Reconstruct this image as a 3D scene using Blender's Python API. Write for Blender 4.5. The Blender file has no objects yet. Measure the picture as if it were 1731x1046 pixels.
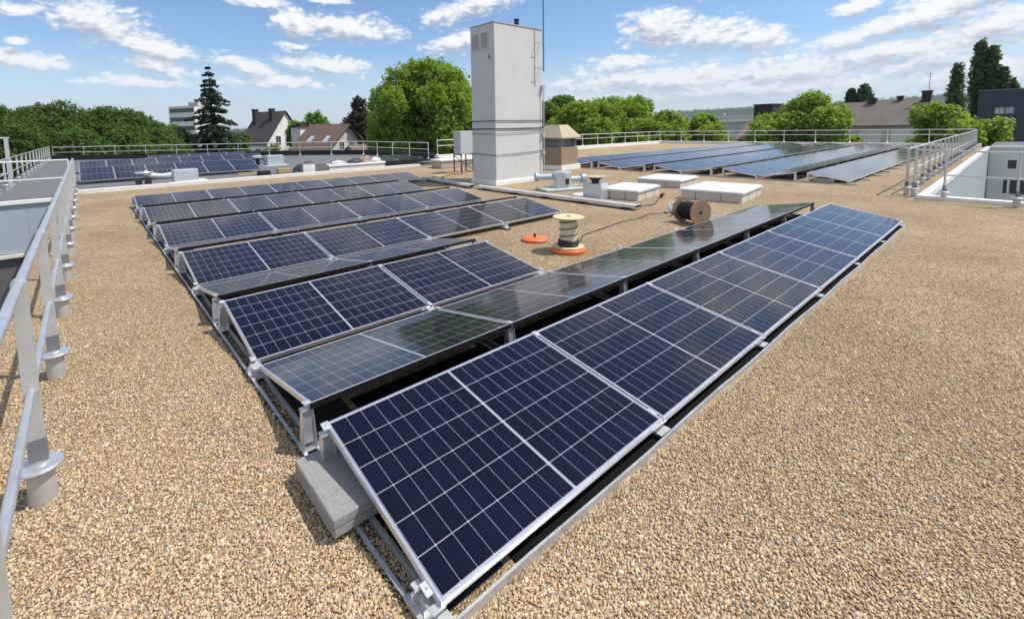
import bpy, math, random
import numpy as np
from mathutils import Vector, Matrix
PI = math.pi
R = math.radians
sc = bpy.context.scene
col = sc.collection
rnd = random.Random(7)
nrg = np.random.default_rng(11)

# ------------------------------------------------------------------ materials
def new_mat(name):
    m = bpy.data.materials.new(name); m.use_nodes = True
    nt = m.node_tree
    return m, nt, nt.nodes['Principled BSDF']

def node(nt, typ, **kw):
    n = nt.nodes.new(typ)
    for k, v in kw.items():
        if k.startswith('i_'):
            key = k[2:]
            key = int(key) if key.isdigit() else key
            n.inputs[key].default_value = v
        else:
            setattr(n, k, v)
    return n

def math_n(nt, op, a, b=None, c=None, clamp=False):
    n = nt.nodes.new('ShaderNodeMath'); n.operation = op; n.use_clamp = clamp
    for i, v in enumerate((a, b, c)):
        if v is None: continue
        if hasattr(v, 'links'): nt.links.new(v, n.inputs[i])
        else: n.inputs[i].default_value = v
    return n.outputs[0]

def mixc(nt, fac, a, b, blend='MIX'):
    n = nt.nodes.new('ShaderNodeMix'); n.data_type = 'RGBA'; n.blend_type = blend
    for s, v in ((0, fac), (6, a), (7, b)):
        if hasattr(v, 'links'): nt.links.new(v, n.inputs[s])
        else: n.inputs[s].default_value = v if s == 0 or len(v) == 4 else (*v, 1)
    return n.outputs[2]

def ramp(nt, fac, stops):
    n = nt.nodes.new('ShaderNodeValToRGB')
    el = n.color_ramp.elements
    while len(el) < len(stops): el.new(.5)
    for e, (p, c) in zip(el, stops):
        e.position = p; e.color = (*c, 1) if len(c) == 3 else c
    nt.links.new(fac, n.inputs[0])
    return n.outputs[0]

def coords(nt, kind='Object'):
    return nt.nodes.new('ShaderNodeTexCoord').outputs[kind]

def noise(nt, vec, scale, detail=4, rough=.55, out=0):
    n = node(nt, 'ShaderNodeTexNoise'); n.inputs['Scale'].default_value = scale
    n.inputs['Detail'].default_value = detail; n.inputs['Roughness'].default_value = rough
    nt.links.new(vec, n.inputs['Vector'])
    return n.outputs[out]

def bump(nt, bs, height, strength=.3, dist=.01):
    b = node(nt, 'ShaderNodeBump'); b.inputs['Strength'].default_value = strength
    b.inputs['Distance'].default_value = dist
    nt.links.new(height, b.inputs['Height']); nt.links.new(b.outputs[0], bs.inputs['Normal'])

def simple(name, colr, rough=.6, metal=0, var=.25, scale=6, bmp=.15, bscale=60, spec=.5, bdist=.004):
    """a plain surface with soft mottling, faint grime and a fine bump"""
    m, nt, bs = new_mat(name)
    co = coords(nt)
    f = noise(nt, co, scale, 6, .6)
    f2 = noise(nt, co, scale * 7, 3, .6)
    fm = math_n(nt, 'MULTIPLY_ADD', f2, .35, math_n(nt, 'MULTIPLY', f, .65))
    lo = tuple(c * (1 - var) for c in colr); hi = tuple(min(1, c * (1 + var)) for c in colr)
    nt.links.new(ramp(nt, fm, [(.3, lo), (.7, hi)]), bs.inputs['Base Color'])
    bs.inputs['Metallic'].default_value = metal
    rr = math_n(nt, 'MULTIPLY_ADD', f, .25, rough - .12)
    nt.links.new(rr, bs.inputs['Roughness'])
    bs.inputs['Specular IOR Level'].default_value = spec
    if bmp: bump(nt, bs, noise(nt, co, bscale, 4, .6), bmp, bdist)
    return m

M = {}
M['alu'] = simple('galvanised_metal', (.62, .64, .66), .42, .75, .14, 9, .05)
M['alu_dull'] = simple('dull_aluminium', (.56, .55, .54), .5, .45, .14, 7, .05)
M['frame'] = simple('anodised_frame', (.72, .73, .75), .36, .85, .06, 8, 0)
M['white_metal'] = simple('white_coated_metal', (.78, .78, .77), .4, 0, .07, 4, .04)
M['bright'] = simple('bright_mill_metal', (.63, .64, .65), .42, .5, .08, 8, .05)
M['concrete_block'] = simple('ballast_concrete', (.285, .277, .272), .92, 0, .26, 60, .8, 190, .25, .005)
M['chimney'] = simple('chimney_render', (.56, .55, .53), .85, 0, .05, 2.2, .25, 40, .3)
def streaked(name, c):
    m, nt, bs = new_mat(name)
    co = coords(nt)
    mp = node(nt, 'ShaderNodeMapping'); mp.inputs['Scale'].default_value = (7, 7, .35); nt.links.new(co, mp.inputs[0])
    st = noise(nt, mp.outputs[0], 1.6, 6, .62)
    bl = noise(nt, co, .9, 5, .6); fi = noise(nt, co, 38, 3, .6)
    cc = ramp(nt, st, [(.28, tuple(x * .94 for x in c)), (.55, c), (.8, tuple(min(1, x * 1.06) for x in c))])
    cc = mixc(nt, 1, cc, ramp(nt, bl, [(.3, (.95, .947, .943)), (.7, (1.03, 1.03, 1.03))]), 'MULTIPLY')
    sz = node(nt, 'ShaderNodeSeparateXYZ'); nt.links.new(co, sz.inputs[0])
    jt = math_n(nt, 'LESS_THAN', math_n(nt, 'ABSOLUTE', math_n(nt, 'SUBTRACT', math_n(nt, 'FRACT', math_n(nt, 'DIVIDE', sz.outputs[2], .245)), .5)), .018)
    cc = mixc(nt, math_n(nt, 'MULTIPLY', jt, .07), cc, (.2, .2, .2))
    nt.links.new(cc, bs.inputs['Base Color']); bs.inputs['Roughness'].default_value = .85
    bump(nt, bs, math_n(nt, 'ADD', fi, math_n(nt, 'MULTIPLY', jt, -.8)), .35, .006)
    return m
M['chimney'] = streaked('weathered_chimney_render', (.60, .60, .595))
M['skylight_side'] = None
M['plinth_blue'] = simple('plinth_flashing', (.42, .47, .53), .5, .2, .15, 5, .1)
M['strap'] = simple('dark_strap', (.03, .032, .036), .6, 0, .2, 8, 0)
M['vent_grey'] = simple('louvre_grey', (.17, .175, .19), .6, 0, .15, 8, .1)
M['black'] = simple('black_rubber', (.018, .018, .02), .6, 0, .3, 12, .1)
M['matte_black'] = simple('matte_black_strip', (.006, .006, .007), .85, 0, .2, 12, 0, 60, .15)
M['cable'] = simple('cable_sheath', (.022, .02, .022), .45, 0, .3, 30, 0)
M['wood'] = None
M['orange'] = simple('orange_plastic', (.72, .16, .045), .45, 0, .12, 9, .05)
M['cream'] = simple('cream_drum', (.66, .57, .40), .7, 0, .12, 14, .1)
M['beige_stone'] = simple('beige_render', (.44, .38, .30), .9, 0, .15, 4, .3, 50)
M['brown_conc'] = simple('brown_concrete', (.30, .215, .14), .9, 0, .18, 6, .4, 70)
M['cap_conc'] = simple('cap_concrete', (.44, .37, .26), .9, 0, .14, 6, .3, 60)
M['kerb'] = simple('white_kerb', (.70, .67, .62), .75, 0, .14, 3, .2, 30)
M['coping'] = simple('white_coping', (.80, .79, .77), .5, 0, .06, 3, .05)
M['bitumen'] = simple('grey_bitumen', (.135, .137, .145), .85, 0, .16, .9, .4, 90)
M['bitumen_dark'] = simple('dark_bitumen', (.022, .024, .028), .8, 0, .3, 2, .3, 50)
M['clad_blue'] = simple('blue_grey_cladding', (.37, .42, .47), .5, 0, .05, 1.5, .03)
M['clad_grey'] = simple('pale_cladding', (.44, .48, .52), .5, 0, .05, 1.2, .03)
M['wall_dark'] = simple('dark_grey_wall', (.12, .115, .115), .85, 0, .15, 1.5, .2)
M['wall_white'] = simple('white_facade', (.72, .71, .69), .85, 0, .06, 1.5, .1)
M['wall_pale'] = simple('pale_house_wall', (.55, .52, .48), .9, 0, .1, 1.2, .2)
M['wall_cream'] = simple('cream_house_wall', (.50, .45, .37), .9, 0, .1, 1.2, .2)
M['navy'] = simple('navy_cladding', (.030, .042, .068), .5, 0, .15, 1.5, .1)
M['win_dark'] = simple('window_glass', (.03, .035, .045), .12, 0, .3, 3, 0)
M['win_pale'] = simple('pale_window_glass', (.45, .46, .48), .2, 0, .1, 3, 0)
M['dark_brick'] = simple('dark_brick', (.045, .034, .034), .9, 0, .25, 6, .4, 20)
M['asphalt'] = simple('asphalt', (.06, .06, .062), .9, 0, .2, 2, .3)
M['ground'] = simple('town_ground', (.10, .12, .06), .95, 0, .4, .05, .2)
M['backsheet'] = simple('white_backsheet', (.6, .6, .6), .6, 0, .05, 5, 0)
M['cardboard'] = simple('tan_cardboard', (.42, .29, .16), .85, 0, .15, 9, .2)
M['white_bag'] = simple('white_plastic_bag', (.58, .58, .58), .5, 0, .1, 9, .6, 25, .5, .02)
M['pink_bag'] = simple('pink_wrapping', (.36, .24, .22), .6, 0, .2, 9, .6, 25, .5, .02)
M['dark_bag'] = simple('dark_tarpaulin', (.04, .042, .05), .5, 0, .3, 9, .6, 25, .5, .02)
M['duct'] = simple('duct_metal', (.66, .69, .72), .36, .7, .1, 6, .1)
M['teal_mem'] = simple('pale_green_membrane', (.42, .50, .46), .7, 0, .15, 8, .2)
M['blue_pack'] = simple('blue_white_wrap', (.35, .45, .62), .5, 0, .4, 20, .3)
M['red_cap'] = simple('red_brown_plug', (.20, .05, .06), .5, 0, .2, 20, 0)
M['skylight_side'] = streaked('weathered_upstand', (.60, .56, .50))
M['dome'] = simple('white_dome', (.68, .68, .68), .4, 0, .08, 3, 0)
M['bark'] = simple('bark', (.085, .06, .042), .95, 0, .3, 5, .8, 20)
M['far_house'] = simple('far_building_wall', (.42, .42, .43), .9, 0, .2, .05, 0)
M['hill'] = simple('wooded_hill', (.028, .045, .028), 1, 0, .45, .012, 0)

def tile_mat(name, c1, c2, sx=3.2, sy=4.5):
    m, nt, bs = new_mat(name)
    co = coords(nt, 'UV')
    b = node(nt, 'ShaderNodeTexBrick')
    nt.links.new(co, b.inputs['Vector'])
    b.inputs['Color1'].default_value = (*c1, 1); b.inputs['Color2'].default_value = (*c2, 1)
    b.inputs['Mortar'].default_value = (*[x * .45 for x in c1], 1)
    b.inputs['Scale'].default_value = sy; b.inputs['Mortar Size'].default_value = .03
    n = noise(nt, co, .6, 5)
    cc = mixc(nt, math_n(nt, 'MULTIPLY', n, .75), b.outputs[0], tuple(min(1, x * 1.7) for x in c2))
    nt.links.new(cc, bs.inputs['Base Color']); bs.inputs['Roughness'].default_value = .85
    bump(nt, bs, b.outputs['Fac'], .4, .03)
    return m
M['tile_brown'] = tile_mat('brown_roof_tiles', (.125, .078, .062), (.15, .095, .075))
M['tile_grey'] = tile_mat('grey_roof_tiles', (.115, .095, .085), (.145, .12, .105))
M['tile_dark'] = tile_mat('dark_roof_tiles', (.045, .038, .042), (.06, .05, .05))
M['tile_pink'] = tile_mat('pinkish_roof_tiles', (.22, .14, .11), (.26, .17, .14))

def wood_mat(name, c):
    m, nt, bs = new_mat(name)
    co = coords(nt)
    mp = node(nt, 'ShaderNodeMapping'); mp.inputs['Scale'].default_value = (3, 30, 30)
    nt.links.new(co, mp.inputs[0])
    f = noise(nt, mp.outputs[0], 2.5, 6, .6)
    nt.links.new(ramp(nt, f, [(.3, tuple(x * .68 for x in c)), (.7, tuple(min(1, x * 1.2) for x in c))]), bs.inputs['Base Color'])
    bs.inputs['Roughness'].default_value = .75
    bump(nt, bs, f, .2, .003)
    return m
M['wood'] = wood_mat('reel_wood', (.34, .225, .13))
M['wood_pale'] = wood_mat('pale_reel_wood', (.68, .54, .34))

def gravel_mat():
    m, nt, bs = new_mat('roof_gravel')
    co = coords(nt)
    dn = node(nt, 'ShaderNodeTexNoise'); dn.inputs['Scale'].default_value = 55; dn.inputs['Detail'].default_value = 2
    nt.links.new(co, dn.inputs['Vector'])
    wv = node(nt, 'ShaderNodeVectorMath', operation='MULTIPLY_ADD')
    nt.links.new(dn.outputs['Color'], wv.inputs[0]); wv.inputs[1].default_value = (.008,) * 3
    nt.links.new(co, wv.inputs[2])
    v = node(nt, 'ShaderNodeTexVoronoi'); v.inputs['Scale'].default_value = 80
    v.inputs['Randomness'].default_value = 1
    nt.links.new(wv.outputs[0], v.inputs['Vector'])
    sep = node(nt, 'ShaderNodeSeparateColor'); nt.links.new(v.outputs['Color'], sep.inputs[0])
    c = ramp(nt, sep.outputs[0], GRAV)
    big = noise(nt, co, .55, 5, .6)
    mid = noise(nt, co, 3.1, 5, .65)
    c = mixc(nt, 1, c, ramp(nt, big, [(.3, (.75, .72, .68)), (.72, (1.10, 1.09, 1.08))]), 'MULTIPLY')
    c = mixc(nt, 1, c, ramp(nt, mid, [(.3, (.88, .87, .85)), (.7, (1.08, 1.07, 1.05))]), 'MULTIPLY')
    fine = noise(nt, co, 15, 7, .78)
    c = mixc(nt, 1, c, ramp(nt, fine, [(.34, (.72, .70, .66)), (.5, (1.04, 1.04, 1.04)), (.66, (1.26, 1.27, 1.28))]), 'MULTIPLY')
    nt.links.new(c, bs.inputs['Base Color'])
    bs.inputs['Roughness'].default_value = .8; bs.inputs['Specular IOR Level'].default_value = .35
    h = math_n(nt, 'SUBTRACT', 1, math_n(nt, 'POWER', math_n(nt, 'MULTIPLY', v.outputs['Distance'], 1.3), 1.6))
    h2 = math_n(nt, 'MULTIPLY_ADD', sep.outputs[1], .9, h)
    bump(nt, bs, h2, 1.0, .012)
    return m
GRAV = [(.0, (0.196, 0.124, 0.065)), (.10, (0.350, 0.243, 0.131)), (.28, (0.484, 0.351, 0.203)), (.46, (0.567, 0.426, 0.257)),
        (.60, (0.649, 0.515, 0.333)), (.70, (0.402, 0.292, 0.171)), (.80, (0.762, 0.653, 0.477)), (.89, (0.494, 0.297, 0.140)), (.95, (0.474, 0.436, 0.369)), (1, (0.227, 0.188, 0.149))]
M['gravel'] = gravel_mat()

def stone_mat():
    m, nt, bs = new_mat('loose_stone')
    g = node(nt, 'ShaderNodeNewGeometry')
    c = ramp(nt, g.outputs['Random Per Island'], GRAV)
    nt.links.new(c, bs.inputs['Base Color']); bs.inputs['Roughness'].default_value = .75
    bs.inputs['Specular IOR Level'].default_value = .35
    return m
M['stone'] = stone_mat()

PL, PW = 1.722, 1.134
def pv_mat():
    """half-cut mono cells: 6 across, 9 + 9 along, laid out in the panel's own metres"""
    m, nt, bs = new_mat('solar_cells')
    co = coords(nt)
    s = node(nt, 'ShaderNodeSeparateXYZ'); nt.links.new(co, s.inputs[0])
    u = math_n(nt, 'ABSOLUTE', s.outputs[0])                    # mesh is centred on the panel
    v = math_n(nt, 'ADD', s.outputs[1], PW / 2)
    a = math_n(nt, 'DIVIDE', math_n(nt, 'SUBTRACT', u, .009), .0925)
    b = math_n(nt, 'DIVIDE', math_n(nt, 'SUBTRACT', v, .018), .183)
    def dist(x, pitch):
        f = math_n(nt, 'FRACT', x)
        return math_n(nt, 'MULTIPLY', math_n(nt, 'MINIMUM', f, math_n(nt, 'SUBTRACT', 1, f)), pitch)
    da, db = dist(a, .0925), dist(b, .183)
    la = math_n(nt, 'LESS_THAN', da, .0009)
    lb = math_n(nt, 'LESS_THAN', db, .0019)
    lm = math_n(nt, 'LESS_THAN', u, .0065)
    par = math_n(nt, 'LESS_THAN', math_n(nt, 'MODULO', math_n(nt, 'ADD', math_n(nt, 'ROUND', a), 100), 2), .5)
    di = math_n(nt, 'MULTIPLY', math_n(nt, 'LESS_THAN', math_n(nt, 'ADD', da, db), .0066), par)
    ea = math_n(nt, 'GREATER_THAN', u, .845)
    eb = math_n(nt, 'GREATER_THAN', math_n(nt, 'ABSOLUTE', s.outputs[1]), .551)
    line = la
    for x in (lb, lm, di, ea, eb): line = math_n(nt, 'MAXIMUM', line, x)
    # fine busbars along the panel's length
    bb = math_n(nt, 'FRACT', math_n(nt, 'MULTIPLY', b, 10))
    bbl = math_n(nt, 'LESS_THAN', math_n(nt, 'ABSOLUTE', math_n(nt, 'SUBTRACT', bb, .5)), .03)
    # cell to cell tint
    cmb = node(nt, 'ShaderNodeCombineXYZ')
    nt.links.new(math_n(nt, 'FLOOR', math_n(nt, 'DIVIDE', s.outputs[0], .0925)), cmb.inputs[0]); nt.links.new(math_n(nt, 'FLOOR', b), cmb.inputs[1])
    oi = node(nt, 'ShaderNodeObjectInfo'); nt.links.new(oi.outputs['Random'], cmb.inputs[2])
    wn = node(nt, 'ShaderNodeTexWhiteNoise'); nt.links.new(cmb.outputs[0], wn.inputs['Vector'])
    cell = mixc(nt, wn.outputs['Value'], (.0020, .0021, .0085), (.0033, .0034, .0130))
    cell = mixc(nt, math_n(nt, 'MULTIPLY', bbl, .03), cell, (.35, .36, .42))
    colr = mixc(nt, line, cell, (.36, .37, .41))
    colr = mixc(nt, 1, colr, mixc(nt, oi.outputs['Random'], (.86, .9, 1.0), (1.05, .98, .95)), 'MULTIPLY')  # random tint per panel, painting in their differing reflections
    # thin dust film, thicker in soft patches
    geo = coords(nt)
    mp = node(nt, 'ShaderNodeVectorMath', operation='ADD'); nt.links.new(geo, mp.inputs[0]); nt.links.new(oi.outputs['Location'], mp.inputs[1])
    du = noise(nt, mp.outputs[0], 2.2, 6, .65)
    colr = mixc(nt, math_n(nt, 'MULTIPLY', math_n(nt, 'POWER', du, 2), .010), colr, (.42, .38, .33))
    nt.links.new(colr, bs.inputs['Base Color'])
    rough = math_n(nt, 'MULTIPLY_ADD', du, .07, .055)
    nt.links.new(rough, bs.inputs['Roughness'])
    bs.inputs['IOR'].default_value = 1.47
    bs.inputs['Sheen Weight'].default_value = .09; bs.inputs['Sheen Roughness'].default_value = .35; bs.inputs['Sheen Tint'].default_value = (.95, .93, .92, 1)
    wob = noise(nt, mp.outputs[0], 1.3, 2, .5)
    bump(nt, bs, wob, .05, .01)
    return m
M['pv'] = pv_mat()

def leaf_mat(name, c, c2, trans=.35):
    m, nt, bs = new_mat(name)
    g = node(nt, 'ShaderNodeNewGeometry'); co = coords(nt)
    n = noise(nt, co, .55, 4, .6)
    f = math_n(nt, 'MULTIPLY_ADD', g.outputs['Random Per Island'], .5, math_n(nt, 'MULTIPLY_ADD', n, 1.3, -.4), clamp=True)
    cc = mixc(nt, f, c, c2)
    nt.links.new(cc, bs.inputs['Base Color']); bs.inputs['Roughness'].default_value = .6
    bs.inputs['Specular IOR Level'].default_value = .3
    tr = node(nt, 'ShaderNodeBsdfTranslucent')
    nt.links.new(mixc(nt, 1, cc, (1.5, 1.6, .6), 'MULTIPLY'), tr.inputs[0])
    mx = node(nt, 'ShaderNodeMixShader'); mx.inputs[0].default_value = trans
    nt.links.new(bs.outputs[0], mx.inputs[1]); nt.links.new(tr.outputs[0], mx.inputs[2])
    nt.links.new(mx.outputs[0], nt.nodes['Material Output'].inputs[0])
    return m
M['leaf_light'] = leaf_mat('light_leaves', (.115, .19, .028), (.31, .41, .075), .48)
M['leaf_mid'] = leaf_mat('mid_leaves', (.075, .14, .022), (.20, .31, .05), .42)
M['leaf_pine'] = leaf_mat('pine_needles', (.036, .078, .017), (.145, .225, .044), .4)
M['leaf_spruce'] = leaf_mat('spruce_needles', (.018, .034, .018), (.045, .072, .032), .15)
M['leaf_purple'] = leaf_mat('purple_leaves', (.022, .018, .018), (.050, .040, .036), .2)
M['leaf_poplar'] = leaf_mat('poplar_leaves', (.055, .095, .038), (.115, .175, .060), .4)
M['leaf_yellow'] = leaf_mat('yellow_green_leaves', (.11, .15, .035), (.22, .26, .07), .35)

# ------------------------------------------------------------------ mesh builder
class MB:
    def __init__(s): s.v = []; s.f = []; s.uv = {}
    def add(s, vs, fs):
        o = len(s.v); s.v += [tuple(x) for x in vs]; s.f += [tuple(i + o for i in f) for f in fs]; return s
    def box(s, c, size, rot=None):
        hx, hy, hz = (x / 2 for x in size)
        vs = [Vector((x, y, z)) for z in (-hz, hz) for x, y in ((-hx, -hy), (hx, -hy), (hx, hy), (-hx, hy))]
        if rot is not None: vs = [rot @ v for v in vs]
        c = Vector(c)
        return s.add([v + c for v in vs], [(3, 2, 1, 0), (4, 5, 6, 7), (0, 1, 5, 4), (1, 2, 6, 5), (2, 3, 7, 6), (3, 0, 4, 7)])
    def bbox(s, a, b):
        return s.box([(x + y) / 2 for x, y in zip(a, b)], [abs(y - x) for x, y in zip(a, b)])
    def rbox(s, c, size, r=.01, rot=None):
        """box with chamfered vertical and top edges"""
        hx, hy, hz = (x / 2 for x in size)
        def ring(x, y, z, q): return [(x - q, -y, z), (x, -y + q, z), (x, y - q, z), (x - q, y, z), (-x + q, y, z), (-x, y - q, z), (-x, -y + q, z), (-x + q, -y, z)]
        rings = [ring(hx - r, hy - r, -hz, r), ring(hx, hy, -hz + r, r), ring(hx, hy, hz - r, r), ring(hx - r, hy - r, hz, r)]
        vs = [Vector(p) for g in rings for p in g]
        if rot is not None: vs = [rot @ v for v in vs]
        fs = [(7, 6, 5, 4, 3, 2, 1, 0), tuple(range(24, 32))]
        for k in range(3):
            for i in range(8):
                j = (i + 1) % 8; fs.append((8 * k + i, 8 * k + j, 8 * k + 8 + j, 8 * k + 8 + i))
        c = Vector(c)
        return s.add([v + c for v in vs], fs)
    def tube(s, pts, r, n=10, caps=True):
        pts = [Vector(p) for p in pts]; rs = r if isinstance(r, (list, tuple)) else [r] * len(pts)
        base = len(s.v); prev = None
        for i, p in enumerate(pts):
            d = (pts[min(i + 1, len(pts) - 1)] - pts[max(i - 1, 0)]).normalized()
            if prev is None:
                a = d.orthogonal().normalized()
            else:
                a = (prev - d * prev.dot(d)).normalized()
            prev = a; b = d.cross(a)
            for k in range(n):
                t = 2 * PI * k / n
                s.v.append(tuple(p + (a * math.cos(t) + b * math.sin(t)) * rs[i]))
        for i in range(len(pts) - 1):
            for k in range(n):
                j = (k + 1) % n
                s.f.append((base + i * n + k, base + i * n + j, base + (i + 1) * n + j, base + (i + 1) * n + k))
        if caps:
            s.f.append(tuple(base + k for k in reversed(range(n))))
            s.f.append(tuple(base + (len(pts) - 1) * n + k for k in range(n)))
        return s
    def lathe(s, c, prof, n=20, axis=None):
        """prof: (radius, height) from bottom to top, about +z or about axis"""
        c = Vector(c)
        q = Vector((0, 0, 1)).rotation_difference(Vector(axis)) if axis is not None else None
        base = len(s.v)
        for r, z in prof:
            for k in range(n):
                t = 2 * PI * k / n; p = Vector((r * math.cos(t), r * math.sin(t), z))
                if q: p = q @ p
                s.v.append(tuple(p + c))
        for i in range(len(prof) - 1):
            for k in range(n):
                j = (k + 1) % n
                s.f.append((base + i * n + k, base + i * n + j, base + (i + 1) * n + j, base + (i + 1) * n + k))
        s.f.append(tuple(base + k for k in reversed(range(n))))
        s.f.append(tuple(base + (len(prof) - 1) * n + k for k in range(n)))
        return s
    def prism(s, poly, z0, z1):
        n = len(poly)
        vs = [(x, y, z0) for x, y in poly] + [(x, y, z1) for x, y in poly]
        fs = [tuple(reversed(range(n))), tuple(range(n, 2 * n))] + [(i, (i + 1) % n, n + (i + 1) % n, n + i) for i in range(n)]
        return s.add(vs, fs)
    def build(s, name, mat, parent=None, smooth=False, angle=40):
        me = bpy.data.meshes.new(name); me.from_pydata(s.v, [], s.f)
        me.materials.append(mat)
        if smooth:
            me.polygons.foreach_set('use_smooth', [True] * len(me.polygons))
            me.set_sharp_from_angle(angle=R(angle))
        me.update()
        o = bpy.data.objects.new(name, me); col.objects.link(o)
        if parent: o.parent = parent
        return o

def tag(o, label=None, cat=None, group=None, kind=None):
    if label: o['label'] = label
    if cat: o['category'] = cat
    if group: o['group'] = group
    if kind: o['kind'] = kind
    return o
def thing(name, label, cat, loc=(0, 0, 0), rz=0, group=None):
    o = bpy.data.objects.new(name, None); col.objects.link(o)
    o.location = loc; o.rotation_euler = (0, 0, rz); o.empty_display_size = .2
    return tag(o, label, cat, group)
def copy_tree(o, parent=None):
    c = o.copy(); col.objects.link(c)
    if parent: c.parent = parent
    for ch in [x for x in o.children]: copy_tree(ch, c)
    return c
def box_uv(o, s=1.0):
    """uv in metres from the face's own plane (roof tiles)"""
    me = o.data; uv = me.uv_layers.new()
    for p in me.polygons:
        n = p.normal; h = Vector((-n.y, n.x, 0))
        h = h.normalized() if h.length > .05 else Vector((1, 0, 0))
        w = n.cross(h)
        for li in p.loop_indices:
            co = me.vertices[me.loops[li].vertex_index].co
            uv.data[li].uv = (co.dot(h) * s, co.dot(w) * s)
ORD = ['zeroth', 'first', 'second', 'third', 'fourth', 'fifth', 'sixth', 'seventh', 'eighth', 'ninth', 'tenth', 'eleventh', 'twelfth', 'thirteenth', 'fourteenth', 'fifteenth', 'sixteenth', 'seventeenth', 'eighteenth', 'nineteenth', 'twentieth', 'twenty-first', 'twenty-second', 'twenty-third', 'twenty-fourth', 'twenty-fifth']

# ------------------------------------------------------------------ camera
cam_d = bpy.data.cameras.new('camera'); cam = bpy.data.objects.new('camera', cam_d); col.objects.link(cam)
sc.camera = cam
cam_d.sensor_fit = 'HORIZONTAL'; cam_d.sensor_width = 36
cam_d.lens = 784.94 / 1731 * 36
cam_d.shift_x = .0334; cam_d.shift_y = -.1344
cam_d.clip_start = .05; cam_d.clip_end = 12000
CAM = Vector((-.936, -1.333, 1.973))
yaw, pit, rol = .7022, .0938, -.0198
fw = Vector((math.sin(yaw) * math.cos(pit), math.cos(yaw) * math.cos(pit), -math.sin(pit)))
rt = Vector((math.cos(yaw), -math.sin(yaw), 0)); up = rt.cross(fw)
rt, up = rt * math.cos(rol) + up * math.sin(rol), up * math.cos(rol) - rt * math.sin(rol)
cam.matrix_world = Matrix(((rt.x, up.x, -fw.x, CAM.x), (rt.y, up.y, -fw.y, CAM.y), (rt.z, up.z, -fw.z, CAM.z), (0, 0, 0, 1)))

# ------------------------------------------------------------------ ground and roof surfaces
GZ = -9.5
g = MB(); N = 40; S = 3050
gv = []
for i in range(N + 1):
    for j in range(N + 1):
        gv.append((-S + 2 * S * i / N, -S + 2 * S * j / N, GZ))
g.add(gv, [(i * (N + 1) + j, (i + 1) * (N + 1) + j, (i + 1) * (N + 1) + j + 1, i * (N + 1) + j + 1) for i in range(N) for j in range(N)])
tag(g.build('ground', M['ground']), kind='structure')

roof_poly = [(-1.75, -12), (15, -12), (15, .2), (45.3, .2), (45.3, 23.6), (16.6, 23.6), (14, 19.4), (-1.75, 19.4)]
rp = MB(); rp.prism(roof_poly, -.06, 0.0)
tag(rp.build('gravel_roof', M['gravel']), kind='structure')
grey_poly = [(-3.6, 19.4), (14, 19.4), (16.6, 23.6), (16.6, 33.5), (13, 38), (-3.6, 51)]
tag(MB().prism(grey_poly, -.07, -.004).build('grey_roof', M['bitumen']), kind='structure')
tag(MB().prism([(-12, 18.6), (-3.6, 18.6), (-3.6, 30), (-12, 34)], -.09, -.02).build('west_roof', M['bitumen']), kind='structure')
tag(MB().prism([(-3.6, 18.6), (-1.75, 18.6), (-1.75, 19.4), (-3.6, 19.4)], -.07, -.006).build('west_roof_strip', M['bitumen']), kind='structure')

# the building under the roofs
b = thing('main_building', 'large flat-roofed building carrying the gravel roof the solar panels stand on', 'building')
w = MB()
w.prism([(-1.72, -11.9), (14.97, -11.9), (14.97, .23), (45.27, .23), (45.27, 23.5), (16.6, 23.5), (14, 19.35), (-1.72, 19.35)], GZ, -.065)
w.build('wall', M['clad_grey'], b)
# courtyard copings
cp = MB()
cp.bbox((14.80, -11.9, .002), (15.06, .36, .09))
cp.bbox((15.06, .185, -.08), (45.3, .36, .07))
cp.build('coping', M['coping'], b)
k = MB()
k.bbox((-1.74, 19.35, .001), (12.6, 19.65, .13)); k.build('kerb', M['kerb'], b)
k = MB(); k.bbox((16.6, 23.35, .001), (45.4, 23.75, .26)); k.bbox((45.0, .6, .001), (45.42, 23.35, .24)); k.build('parapet', M['coping'], b)

# north wing below the grey roof, west wing facing us across the gap
b = thing('north_wing', 'low wing with grey bitumen roof and black parapet behind the white kerb', 'building')
MB().prism([(-3.5, 19.7), (13.9, 19.7), (16.5, 23.8), (16.5, 33.4), (12.9, 37.9), (-3.5, 50.8)], GZ, -.075).build('wall', M['wall_pale'], b)
pr = MB()
for (x0, y0), (x1, y1) in (((-3.6, 51), (13, 38)), ((13, 38), (16.6, 33.5)), ((16.6, 33.5), (16.6, 24))):
    d = Vector((x1 - x0, y1 - y0, 0)); L_ = d.length
    pr.box(((x0 + x1) / 2, (y0 + y1) / 2, .19), (L_ + .1, .3, .38), Matrix.Rotation(math.atan2(d.y, d.x), 3, 'Z'))
pr.build('parapet', M['bitumen_dark'], b)
b = thing('west_wing', 'blue-grey panelled wing below the left guard rail with dark grey base', 'building')
f = MB()
for i, x in enumerate((-11.6, -9.3, -7.0, -4.7, -2.42)):
    x1 = x + 2.285 if i < 4 else -1.76
    f.rbox(((x + x1) / 2, 18.62, -.83), (x1 - x, .12, 1.5), .012)
f.build('cladding_panel', M['clad_blue'], b)
MB().bbox((-11.7, 18.49, -.075), (-1.76, 18.70, .03)).build('coping', M['coping'], b)
MB().bbox((-11.7, 18.45, -1.70), (-1.76, 18.74, -1.60)).build('ledge', M['kerb'], b)
MB().bbox((-11.7, 18.58, GZ), (-1.77, 19.3, -1.71)).build('wall', M['wall_dark'], b)
MB().bbox((-11.7, 16.2, -4.2), (-1.77, 18.57, -4.05)).build('canopy', M['bitumen'], b)

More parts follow.
